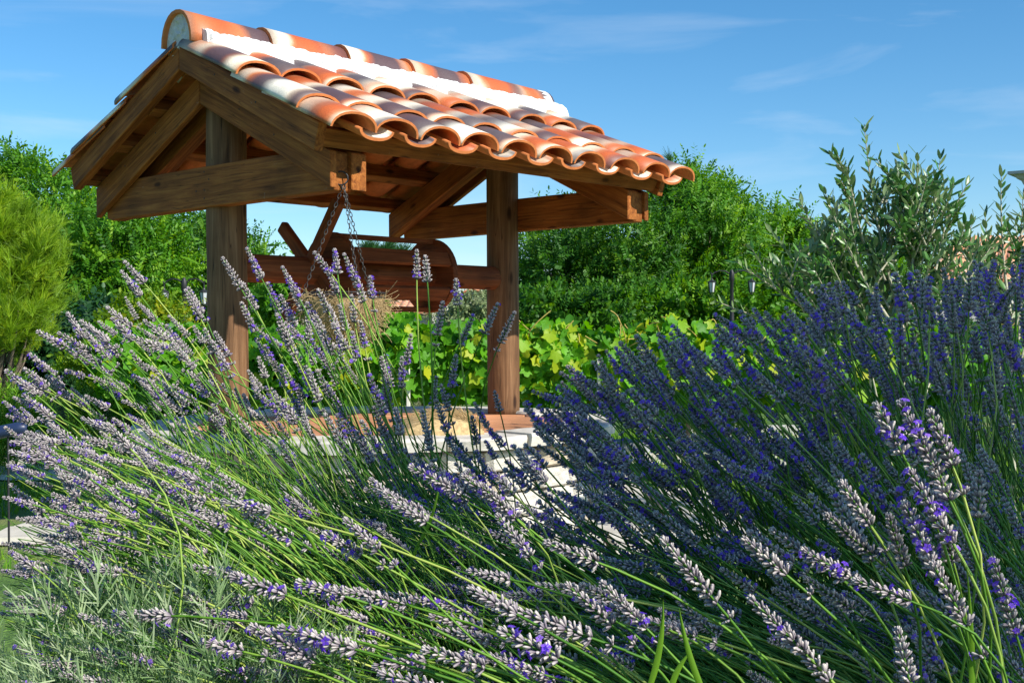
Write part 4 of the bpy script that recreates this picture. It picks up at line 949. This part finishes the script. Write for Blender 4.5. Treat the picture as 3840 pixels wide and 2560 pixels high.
# orange roofed outbuilding behind olives
d = 24.0; p = P(3700, 1000, d); b = Vector((p.x, p.y, 0)); h3 = empty('tiled_outbuilding', tuple(b), label='grey-walled outbuilding with broad orange tiled roof behind the olives', cat='outbuilding')
ez = P(3700, 1040, d).z; rz_ = P(3700, 890, d + 2).z
boxo('wall', h3, -1.0, 5, 0, 4.4, 0, ez - .05, GREYW)
tiled_slope('roof', h3, (-1.4, -.3, ez - .1), (5, -.3, ez - .1), (5, 2.2, rz_), (0.2, 2.2, rz_))
for x0 in (.1, 1.9):
    f = boxo('window', h3, x0, x0 + .8, -.03, .06, ez - 1.35, ez - .45, WHITEW, .01); boxo('pane', f, x0 + .07, x0 + .73, -.045, -.032, ez - 1.28, ez - .52, IRON)
# villa corner with moulded eave at right frame edge
d = 17.0; p = P(3855, 700, d); b = Vector((p.x, p.y, 0)); h4 = empty('villa', tuple(b), -0.62, label='pale villa corner with moulded grey cornice at the right edge', cat='villa')
zc = P(3800, 650, d).z
boxo('wall', h4, .02, 6, 0, 6, 0, zc - .12, WHITEW)
V = []; prof = [(0.0, -.16), (.05, -.16), (.07, -.11), (.12, -.08), (.15, -.03), (.22, -.02), (.22, .02), (0, .02)]
for ox, z in prof: V.append((-ox, -ox, zc + z))
V2 = [(6, -ox, zc + z) for ox, z in prof]; V3 = [(-ox, 6, zc + z) for ox, z in prof]; n = len(prof)
F = [[i, i + 1, n + i + 1, n + i] for i in range(n - 1)] + [[i + 1, i, 2 * n + i, 2 * n + i + 1] for i in range(n - 1)]
mobj('cornice', pymesh('cornice', V + V2 + V3, F, GREYW), h4)
tiled_slope('roof', h4, (.1, -.1, zc + .06), (6, -.1, zc + .06), (6, 3, zc + .9), (3, 3, zc + .9))

def lamp(name, label, u, vtop, d, arms=2, hide=None):
    p = P(u, vtop, d); b = Vector((p.x, p.y, 0)); H = p.z; s = d / FPX; r = empty(name, tuple(b), label=label, cat='street lamp', group='black street lamps')
    prof = [(0, .07), (.25, .07), (.28, .045), (H * .55, .036), (H * .56, .05), (H * .6, .035), (H - .2, .028), (H - .18, .042), (H - .05, .04), (H, .012)]
    V = [(q * math.cos(a), q * math.sin(a), z) for z, q in prof for a in np.linspace(0, 2 * PI, 10, endpoint=False)]
    F = [[k * 10 + j, k * 10 + (j + 1) % 10, (k + 1) * 10 + (j + 1) % 10, (k + 1) * 10 + j] for k in range(len(prof) - 1) for j in range(10)]
    mobj('pole', pymesh('pole', V, F, IRON, smooth=True), r)
    for sg in ((1, -1) if arms == 2 else (-1,)):
        ax_ = sg * 68 * s * 1.1
        tube_obj('arm', np.array([[(0, 0, H - .1), (ax_ * .3, 0, H - .03), (ax_ * .6, 0, H - .02), (ax_ * .85, 0, H - .05), (ax_, 0, H - .09), (ax_ * 1.06, 0, H - .05)]]), .012, IRON, r)
        tube_obj('arm', np.array([[(ax_, 0, H - .09), (ax_, 0, H - .12), (ax_, 0, H - .15)]]), .010, IRON, r)
        zt = H - .15; lr = empty('lantern', (ax_, 0, zt)); lr.parent = r
        g = [(0.0, .012), (-.02, .02), (-.05, .072), (-.06, .072)]
        V = [(q * math.cos(a), q * math.sin(a), z) for z, q in g for a in np.linspace(PI / 6, 2 * PI + PI / 6, 6, endpoint=False)]; F = [[k * 6 + j, k * 6 + (j + 1) % 6, (k + 1) * 6 + (j + 1) % 6, (k + 1) * 6 + j] for k in range(3) for j in range(6)] + [[0, 1, 2, 3, 4, 5]]
        mobj('cap', pymesh('cap', V, F, IRON), lr)
        V = [(q * math.cos(a), q * math.sin(a), z) for z, q in ((-.061, .060), (-.22, .036)) for a in np.linspace(PI / 6, 2 * PI + PI / 6, 6, endpoint=False)]
        mobj('glass', pymesh('glass', V, [[j, (j + 1) % 6, 6 + (j + 1) % 6, 6 + j] for j in range(6)] + [[11, 10, 9, 8, 7, 6]], GLASS), lr)
        aa = np.linspace(PI / 6, 2 * PI + PI / 6, 6, endpoint=False)
        pp = np.array([[(.064 * math.cos(a), .064 * math.sin(a), -.06), (.040 * math.cos(a), .040 * math.sin(a), -.225), (.012 * math.cos(a), .012 * math.sin(a), -.26)] for a in aa]); 
        V, F, T = tubes(pp, .006, 4); mobj('cage', arrmesh('cage', V, F, IRON), lr)
lamp('street_lamp', 'black twin-lantern street lamp in front of the right trees', 2744, 1010, 20.0)
lamp('street_lamp', 'black street lamp half hidden by foliage left of the near post', 690, 1040, 17.0)
# dark blue rounded bar at the left edge
tube_obj('garden_light', np.array([[tuple(P(-60, 1640, 5.6) + Vector((0, 0, .0))), tuple(P(0, 1620, 5.6)), tuple(P(70, 1606, 5.6)), tuple(P(95, 1604, 5.6)), tuple(P(103, 1604, 5.6))]]), np.array([[.03, .03, .03, .024, .008]]), NAVY, None, sides=12, label='dark blue rounded metal spotlight head at the left edge above the paving', cat='spotlight')
pp = P(30, 1614, 5.6); tube_obj('stake', np.array([[(pp.x, pp.y, pp.z - .02), (pp.x, pp.y, pp.z * .5), (pp.x, pp.y, 0)]]), .005, IRON, bpy.data.objects['garden_light'])

# ================================================================== LAVENDER
def calyx_t(n=5, L_=1.0, r=.2):
    prof = [(0, .3), (.25, .75), (.6, 1.0), (.88, .8), (1.0, .45)]; V = []
    for z, q in prof: V += [(q * r * math.cos(2 * PI * k / n), q * r * math.sin(2 * PI * k / n), z * L_) for k in range(n)]
    F = [[i * n + k, i * n + (k + 1) % n, (i + 1) * n + (k + 1) % n, (i + 1) * n + k] for i in range(4) for k in range(n)]
    return np.array(V), np.array(F)
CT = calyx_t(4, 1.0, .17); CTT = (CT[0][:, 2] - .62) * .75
def petal_t():
    V = []; F = []
    for k in range(5):
        a = 2 * PI * k / 5; c, s = math.cos(a), math.sin(a); b_ = len(V)
        for (r_, w_, z) in ((.03, .0, 0), (.26, .17, .12), (.46, .0, .05)):
            if w_ == 0: V.append((r_ * c, r_ * s, z))
            else: V += [(r_ * c - w_ * s, r_ * s + w_ * c, z), (r_ * c + w_ * s, r_ * s - w_ * c, z)]
        F.append([b_, b_ + 2, b_ + 3, b_ + 1])
    return np.array(V), np.array(F)
PT = petal_t()
def spike(seed, n_wh, flowers):  # n_wh whorls of calyces
    g = np.random.default_rng(seed); L_ = .062 * n_wh / 9; cp, ca_, cs, ct_ = [], [], [], []; fp, fa = [], []
    hts = list(np.linspace(0.004, L_ - .006, n_wh)); n_low = 0
    if g.random() < .55: hts = [-g.uniform(.010, .022)] + hts
    for i, h in enumerate(hts):
        t = max(0, h) / L_; wid = (1.0 - .45 * t ** 2.2) * (0.8 if h < 0 else 1)
        m = int(13 - 4 * t)
        for k in range(m):
            a = 2 * PI * k / m + g.uniform(-.25, .25) + i * .5; tilt = g.uniform(.5, 1.15) * (1.15 - .6 * t)
            d_ = np.array([math.cos(a) * math.sin(tilt), math.sin(a) * math.sin(tilt), math.cos(tilt)])
            cp.append([math.cos(a) * .0015, math.sin(a) * .0015, h + g.uniform(-.0010, .0010)]); ca_.append(d_); cs.append(g.uniform(.0068, .0090) * wid); ct_.append(g.uniform(0, 1))
            if flowers and g.random() < flowers * (1.4 if abs(i - flowers * 20 % n_wh) < 2 else .5):
                fp.append(np.array(cp[-1]) + d_ * cs[-1] * 1.0); fa.append(d_ + g.normal(0, .2, 3))
    for k in range(5):  # tip
        a = 2 * PI * k / 5; d_ = np.array([math.cos(a) * .35, math.sin(a) * .35, 1]); cp.append([0, 0, L_ - .005]); ca_.append(d_); cs.append(.0065); ct_.append(g.uniform(.2, 1))
    rl = g.uniform(0, 6, len(cp))
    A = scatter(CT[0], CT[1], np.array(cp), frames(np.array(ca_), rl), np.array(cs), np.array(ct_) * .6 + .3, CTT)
    parts = [A]; mi = [0] * len(A[1])
    if fp:
        Bq = scatter(PT[0], PT[1], np.array(fp), frames(np.array(fa)), g.uniform(.0065, .0095, len(fp)), g.uniform(0, 1, len(fp))); parts.append(Bq); mi += [1] * len(Bq[1])
    st = tubes(np.array([[(0, 0, -.024), (0, 0, L_ * .5), (0, 0, L_ * .95)]]), .0011, 4, tint=np.array([.4])); parts.append(st); mi += [2] * len(st[1])
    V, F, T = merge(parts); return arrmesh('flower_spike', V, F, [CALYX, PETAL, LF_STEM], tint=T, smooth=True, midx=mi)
SPK = [spike(s, 7 + s % 4, (0, .04, .07, .0, .13, .03, .05, .2)[s % 8]) for s in range(16)]

# direction of the flower heads over the picture (overview pixels, degrees) read from the photograph
DF = np.array([(0, 600, 145), (0, 900, 150), (0, 1100, 160), (0, 1300, 168), (0, 1560, 165), (300, 620, 135), (300, 900, 143), (300, 1100, 155), (300, 1350, 165), (520, 650, 115), (560, 800, 118), (520, 1000, 130), (520, 1200, 158), (560, 1500, 175),
      (760, 620, 100), (760, 850, 112), (760, 1000, 120), (800, 1200, 160), (800, 1400, 168), (960, 620, 92), (960, 850, 95), (1000, 1000, 130), (1000, 1200, 155), (1000, 1450, 165), (1170, 740, 62), (1150, 900, 110), (1250, 900, 148), (1250, 1100, 150), (1300, 1300, 158), (1250, 1500, 160),
      (1500, 780, 128), (1500, 950, 138), (1500, 1150, 143), (1550, 1300, 148), (1500, 1500, 158), (1750, 700, 122), (1750, 900, 130), (1750, 1100, 137), (1750, 1300, 145), (1800, 1500, 150), (2000, 650, 108), (2000, 850, 118), (2000, 1050, 130), (2050, 1250, 135), (2100, 1450, 125), (2250, 600, 95), (2250, 800, 102), (2280, 1000, 110), (2300, 1200, 112), (2300, 1450, 115)], float)
def theta(u, v):
    w_ = 1 / (((DF[:, 0] - u) ** 2 + (DF[:, 1] - v) ** 2) / 1e4 + .15) ** 2; return (w_ * DF[:, 2]).sum() / w_.sum()
bushes = [  # x, y, radius, foliage height, label
    (-0.05, 2.35, .42, .52, 'lavender bush with sunlit heads rising in front of the well planks and basket'),
    (-0.10, 1.60, .34, .58, 'lavender bush low in the middle, dark heads with long green stems lying left'),
    (-0.62, 2.25, .40, .50, 'lavender bush fanning sunlit grey heads to the left before the near post'),
    (-0.42, 1.42, .30, .78, 'lavender bush at lower left with a patch of silver foliage'),
    (0.42, 2.05, .36, .55, 'shaded lavender bush with blue-violet heads before the white well stones'),
    (1.00, 2.35, .42, .55, 'tallest shaded lavender bush, heads reaching above the skyline at upper right'),
    (0.36, 1.22, .28, .62, 'lavender bush at bottom centre with sunlit heads on pale stems'),
    (0.80, 1.40, .32, .60, 'lavender bush at bottom right with thick clusters of sunlit beige heads'),
    (-1.05, 1.85, .42, .50, 'lavender bush at the left edge with crowded pale heads'),
]
BC = np.array([(b[0], b[1], .5) for b in bushes])
tips = []   # world tip, world dir, scale
def add_tip(u, v, d, th=None, sc_=1.0, dep=None):
    if th is not None: sc_ *= 1.14
    th = math.radians(theta(u, v) + rng.normal(0, 9) if th is None else th)
    T = P(u * 1.63265, v * 1.63265, d); dd = rng.normal(0, .25) if dep is None else dep
    D = (rt * math.cos(th) + up * math.sin(th) + fw * dd).normalized(); tips.append((nv(T), nv(D), sc_))
def inpoly(u, v, poly):
    c = False; n = len(poly)
    for i in range(n):
        x1, y1 = poly[i]; x2, y2 = poly[(i + 1) % n]
        if (y1 > v) != (y2 > v) and u < (x2 - x1) * (v - y1) / (y2 - y1) + x1: c = not c
    return c
taken = []
def fill(poly, n, d0, d1, dv=0.0, mind=14, sc_=1.0):
    us = [p[0] for p in poly]; vs = [p[1] for p in poly]; k = 0; tries = 0
    while k < n and tries < n * 60:
        tries += 1; u = rng.uniform(min(us), max(us)); v = rng.uniform(min(vs), max(vs))
        if not inpoly(u, v, poly): continue
        if any((u - a) ** 2 + (v - b_) ** 2 < mind ** 2 for a, b_ in taken[-400:]): continue
        taken.append((u, v)); add_tip(u, v, rng.uniform(d0, d1), sc_=sc_ * rng.uniform(.95, 1.35)); k += 1
c3 = lambda x, y: (428.7 + .4296 * x, 367.5 + .4296 * y)
for (x, y, x2, y2) in ((190, 520, 265, 650), (320, 470, 390, 600), (510, 570, 640, 800), (430, 655, 470, 770), (680, 490, 770, 610), (790, 475, 820, 680), (840, 500, 900, 640), (980, 620, 1000, 760), (1230, 480, 1230, 640), (1275, 510, 1290, 680), (1440, 635, 1450, 820), (1370, 755, 1340, 940),
                       (1665, 765, 1570, 970), (1755, 810, 1670, 990), (1535, 825, 1490, 920), (1200, 930, 1180, 1040), (1440, 1040, 1420, 1190), (300, 655, 350, 760), (5, 680, 90, 820), (290, 760, 350, 890), (760, 590, 800, 700), (910, 630, 950, 780), (820, 780, 850, 900), (560, 690, 640, 850), (640, 760, 720, 900), (700, 690, 760, 820), (880, 720, 900, 860), (1060, 1040, 1080, 1150), (1150, 1050, 1150, 1160), (1040, 1050, 1060, 1140), (480, 820, 540, 960), (500, 720, 570, 860), (660, 860, 740, 960), (780, 870, 840, 980), (930, 860, 950, 1000)):
    u, v = c3(x, y); u2, v2 = c3(x2, y2); taken.append((u, v)); add_tip(u, v, rng.uniform(2.1, 2.4), th=math.degrees(math.atan2(v2 - v, u - u2)), sc_=1.05, dep=rng.normal(0, .15))
for (u, v, th, d, s) in ((285, 600, 132, 2.3, 1.1), (278, 622, 130, 2.25, 1.1), (425, 665, 118, 2.2, 1.05), (155, 718, 125, 2.3, 1.2), (85, 760, 150, 2.3, 1.2), (12, 850, 140, 2.2, 1.1), (55, 845, 140, 2.25, 1.1), (245, 705, 140, 2.2, 1.15), (330, 735, 140, 2.2, 1.1),
                         # big sunlit heads low right
                         (2010, 925, 118, 1.08, 1.15), (2065, 920, 118, 1.08, 1.15), (2135, 940, 110, 1.08, 1.05), (1930, 1105, 125, 1.08, 1.1), (2085, 1075, 118, 1.08, 1.15), (2110, 1010, 115, 1.08, 1.15), (2075, 1150, 112, 1.08, 1.1), (2160, 1180, 110, 1.08, 1.1), (2060, 1120, 115, 1.1, 1.15), (1895, 1180, 140, 1.15, 1.1), (1520, 1235, 130, 1.1, 1.2), (1705, 1235, 140, 1.1, 1.15), (1770, 1215, 145, 1.15, 1.05), (2250, 1080, 88, 1.15, 1.0), (2140, 1290, 118, 1.05, 1.2), (2040, 1180, 110, 1.15, 1.1),
                         (1250, 1245, 158, 1.15, 1.1), (1075, 1350, 155, 1.05, 1.1), (1145, 1445, 152, 1.0, 1.25), (1165, 1395, 160, 1.05, 1.2), (970, 1490, 160, 1.0, 1.1), (870, 1545, 165, 1.0, 1.1), (1300, 1340, 138, 1.1, 1.1), (1380, 1335, 135, 1.1, 1.0), (640, 1440, 165, 1.1, 1.15), (575, 1435, 150, 1.1, 1.1), (530, 1320, 160, 1.15, 1.1), (680, 1335, 160, 1.15, 1.1),
                         (740, 1225, 150, 1.3, 1.1), (790, 1190, 140, 1.3, 1.0), (510, 1150, 170, 1.4, 1.1), (560, 1180, 150, 1.4, 1.1), (1140, 1180, 130, 1.3, 1.0), (900, 1150, 150, 1.3, 1.0), (880, 1130, 150, 1.35, 1.0), (940, 1070, 150, 1.4, 1.1), (1060, 1090, 140, 1.4, 1.1), (1100, 1110, 135, 1.4, 1.1), (1840, 1260, 150, 1.1, 1.0), (1960, 1330, 160, 1.05, 1.0), (1720, 1370, 135, 1.0, 1.1), (1800, 1440, 130, 1.0, 1.1), (2280, 1280, 105, 1.1, 1.1), (2060, 1440, 100, 1.0, 1.0)):
    taken.append((u, v)); add_tip(u, v, d, th=th, sc_=s, dep=rng.normal(0, .15))
fill([(0, 880), (60, 790), (160, 750), (290, 680), (430, 720), (560, 760), (700, 700), (830, 690), (840, 800), (760, 900), (560, 980), (300, 1010), (0, 1010)], 130, 2.1, 2.9)
fill([(0, 960), (420, 960), (520, 1080), (400, 1300), (0, 1420)], 150, 1.45, 2.1, mind=14, sc_=.85)
fill([(0, 1340), (520, 1230), (640, 1560), (0, 1568)], 26, 1.3, 1.8, mind=50)
fill([(560, 960), (820, 840), (1140, 880), (1250, 1000), (1100, 1150), (640, 1120)], 46, 1.9, 2.3, mind=20)
fill([(480, 1150), (1250, 1000), (1560, 1200), (1500, 1420), (700, 1420)], 210, 1.6, 2.2, mind=14)
fill([(1180, 870), (1400, 790), (1540, 740), (1700, 700), (1860, 650), (1990, 640), (2180, 600), (2352, 570), (2352, 960), (2000, 1060), (1620, 1120), (1220, 1010)], 440, 1.85, 2.6, mind=12, sc_=1.08)
fill([(1200, 1000), (2352, 930), (2352, 1250), (1500, 1300)], 120, 1.6, 2.2, mind=20)
fill([(330, 1420), (1080, 1300), (1500, 1330), (2100, 1330), (2250, 1568), (330, 1568)], 170, 1.25, 1.9, mind=22)
fill([(1700, 1220), (2000, 1000), (2352, 1050), (2352, 1568), (2100, 1568), (1600, 1300)], 60, 1.2, 1.8, mind=30)
roots = [empty('lavender_bush', (b[0], b[1], 0.03), label=b[4], cat='lavender', group='lavender bushes in the foreground bed') for b in bushes]
TT = np.array([t[0] for t in tips]); DD = np.array([t[1] for t in tips]); SS = np.array([t[2] for t in tips]) * .86; N = len(tips)
def assign(TT, DD, ln):
    back = TT - DD * ln[:, None]; dist = np.linalg.norm((back[:, None] - BC[None]) * [1, 1.3, .5], axis=2); return dist.argmin(1)
ln = rng.uniform(.42, .6, N); bi = assign(TT, DD, ln)
def stem_curve(TT, DD, ln, bi):
    n = len(TT); c = BC[bi]; rr = np.array([bushes[i][2] for i in bi]); a = rng.uniform(0, 2 * PI, n); r = np.sqrt(rng.uniform(0, 1, n)) * rr * .55
    base = np.stack([c[:, 0] + r * np.cos(a), c[:, 1] + r * np.sin(a), rng.uniform(.28, .42, n)], 1)
    ctrl = TT - DD * (np.linalg.norm(TT - base, axis=1) * .5)[:, None]; ctrl[:, 2] = np.maximum(ctrl[:, 2], .25)
    return base, ctrl
base, ctrl = stem_curve(TT, DD, ln, bi)
sp_len = np.array([.062] * N) * SS
for i in range(N):
    root = roots[bi[i]]; o0 = nv(root.location); m = SPK[int(rng.integers(len(SPK)))]
    if bi[i] in (4, 5) and rng.random() < .55: m = SPK[(4, 7, 12, 15)[int(rng.integers(4))]]
    Lm = .062 * (7 + SPK.index(m) % 4) / 9 * SS[i]
    end = TT[i] - DD[i] * Lm
    pth = bez(base[i:i + 1], ctrl[i:i + 1], end[None] - DD[i][None] * .015, 9)[0]
    pth = np.vstack([pth, end + DD[i] * .002]) - pth[0]
    org = base[i] - o0
    V, F, T = tubes(pth[None], np.linspace(.0017, .0012, 10)[None] * (1.05 if SS[i] > 1 else .95), 4)
    so_ = mobj('flower_stem', arrmesh('flower_stem', V, F, LF_STEM_O, smooth=True), root, loc=tuple(org))
    z = Vector(DD[i]); q = z.to_track_quat('Z', 'Y').to_matrix().to_4x4() @ Matrix.Rotation(rng.uniform(0, 6.28), 4, 'Z')
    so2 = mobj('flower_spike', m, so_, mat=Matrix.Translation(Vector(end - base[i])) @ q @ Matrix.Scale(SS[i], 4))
# bare stems (heads broken off, young shoots): per bush one mass
bt = []
def bare(poly, n, d0, d1):
    us = [p[0] for p in poly]; vs = [p[1] for p in poly]; k = 0
    while k < n:
        u = rng.uniform(min(us), max(us)); v = rng.uniform(min(vs), max(vs))
        if not inpoly(u, v, poly): continue
        th = math.radians(theta(u, v) + rng.normal(0, 11)); T_ = P(u * 1.63265, v * 1.63265, rng.uniform(d0, d1)); D = (rt * math.cos(th) + up * math.sin(th) + fw * rng.normal(0, .3)).normalized(); bt.append((nv(T_), nv(D))); k += 1
bare([(0, 1060), (300, 980), (620, 950), (1000, 1000), (1050, 1300), (700, 1400), (0, 1450)], 1000, 1.7, 2.5)
bare([(600, 1050), (1100, 1150), (1500, 1250), (1500, 1450), (500, 1500)], 420, 1.5, 2.1)
bare([(1500, 1200), (1900, 950), (2352, 850), (2352, 1400), (1400, 1400)], 520, 1.6, 2.4)
bare([(0, 1400), (2352, 1350), (2352, 1568), (0, 1568)], 800, 1.4, 2.0)
bt_T = np.array([b[0] for b in bt]); bt_D = np.array([b[1] for b in bt]); bb = assign(bt_T, bt_D, np.full(len(bt), .4)); bs, bcn = stem_curve(bt_T, bt_D, None, bb)
P_ = bez(bs, bcn, bt_T, 8)
# silver-leaved shoots forming the mounds
lt = np.array([(.3, 0, 0), (-.3, 0, 0), (-.36, .5, 5), (.36, .5, 5), (-.1, 1.2, 10), (.1, 1.2, 10)]) * .1; lt[:, 2] *= 1.0; ltf = np.array([[0, 1, 2, 3], [3, 2, 4, 5]])
def shoot():
    prts = []
    for k in range(16):
        h = k / 16 * .9; a = k * 2.4; t = .75 - .55 * h; ax = np.array([[math.cos(a) * math.sin(t), math.sin(a) * math.sin(t), math.cos(t)]])
        prts.append(scatter(lt, ltf, np.array([[0, 0, h]]), frames(ax, np.array([rng.uniform(0, 6)])), [.55 - .18 * h], np.zeros(1)))
    return merge(prts)
SH = shoot()
for i, (bx_, by_, br, bh, lab) in enumerate(bushes):
    o0 = nv(roots[i].location); m_ = bb == i
    if m_.sum():
        V, F, T = tubes(P_[m_] - o0, np.linspace(.0017, .0009, 8)[None], 3, tint=rng.uniform(0, 1, m_.sum())); mobj('bare_stems', arrmesh('bare_stems', V, F, LF_STEM, tint=T, smooth=True), roots[i], kind='stuff')
    n = 2600; a = rng.uniform(0, 2 * PI, n); r = np.sqrt(rng.uniform(0, 1, n)); R_ = br * 1.25
    top_ = bh * np.sqrt(np.clip(1 - .72 * r ** 2, 0, 1)); z = top_ * rng.uniform(.35, 1, n) ** .6 - .05
    pos = np.stack([r * np.cos(a) * R_, r * np.sin(a) * R_, z - .03], 1)
    ax = np.stack([np.cos(a) * r * .9, np.sin(a) * r * .9, np.full(n, .9)], 1) + rng.normal(0, .3, (n, 3)) + [-.25, 0, 0]
    V, F, T = scatter(SH[0], SH[1], pos, frames(ax), rng.uniform(.035, .062, n), rng.uniform(0, 1, n)); mobj('foliage', arrmesh('foliage', V, F, LF_SILVER, tint=T), roots[i], kind='stuff')
# grass blades standing in the bed at the bottom
gb = [((1495, 1568), (1525, 1480), (1523, 1375), .95), ((1620, 1600), (1575, 1500), (1560, 1395), .9), ((1545, 1568), (1555, 1530), (1590, 1490), .95), ((960, 1250), (1000, 1190), (1010, 1100), 1.6), ((720, 1250), (690, 1190), (640, 1230), 1.5), ((2230, 1600), (2240, 1500), (2220, 1300), 1.05)]
gt = empty('grass_tuft', (0.2, 1.0, 0.03), label='few broad bright green grass blades standing among the bottom lavender', cat='grass tuft')
for (a_, b_, c_, d) in gb:
    K = 10; pts = bez(nv(P(a_[0] * 1.63265, a_[1] * 1.63265, d))[None], nv(P(b_[0] * 1.63265, b_[1] * 1.63265, d))[None], nv(P(c_[0] * 1.63265, c_[1] * 1.63265, d))[None], K)[0] - nv((.2, 1.0, .03))
    pts = np.vstack([[pts[0] + (pts[0] - pts[1]) * 4 * np.array([1, 1, 1.5])], pts]); K += 1
    wd = .0024 * np.sin(np.linspace(.9, PI, K)) + .0002; V = []
    for k in range(K): V += [tuple(pts[k] + nv(rt) * wd[k]), tuple(pts[k] + nv((0, -.0014, 0))), tuple(pts[k] - nv(rt) * wd[k])]
    F = [[k * 3 + j, k * 3 + j + 1, k * 3 + j + 4, k * 3 + j + 3] for k in range(K - 1) for j in range(2)]
    mobj('blade', arrmesh('blade', np.array(V), np.array(F), LF_GRASS, tint=np.full(len(V), .7)), gt)
print('objects', len(bpy.data.objects), 'tips', N, [int((bi == i).sum()) for i in range(len(bushes))])
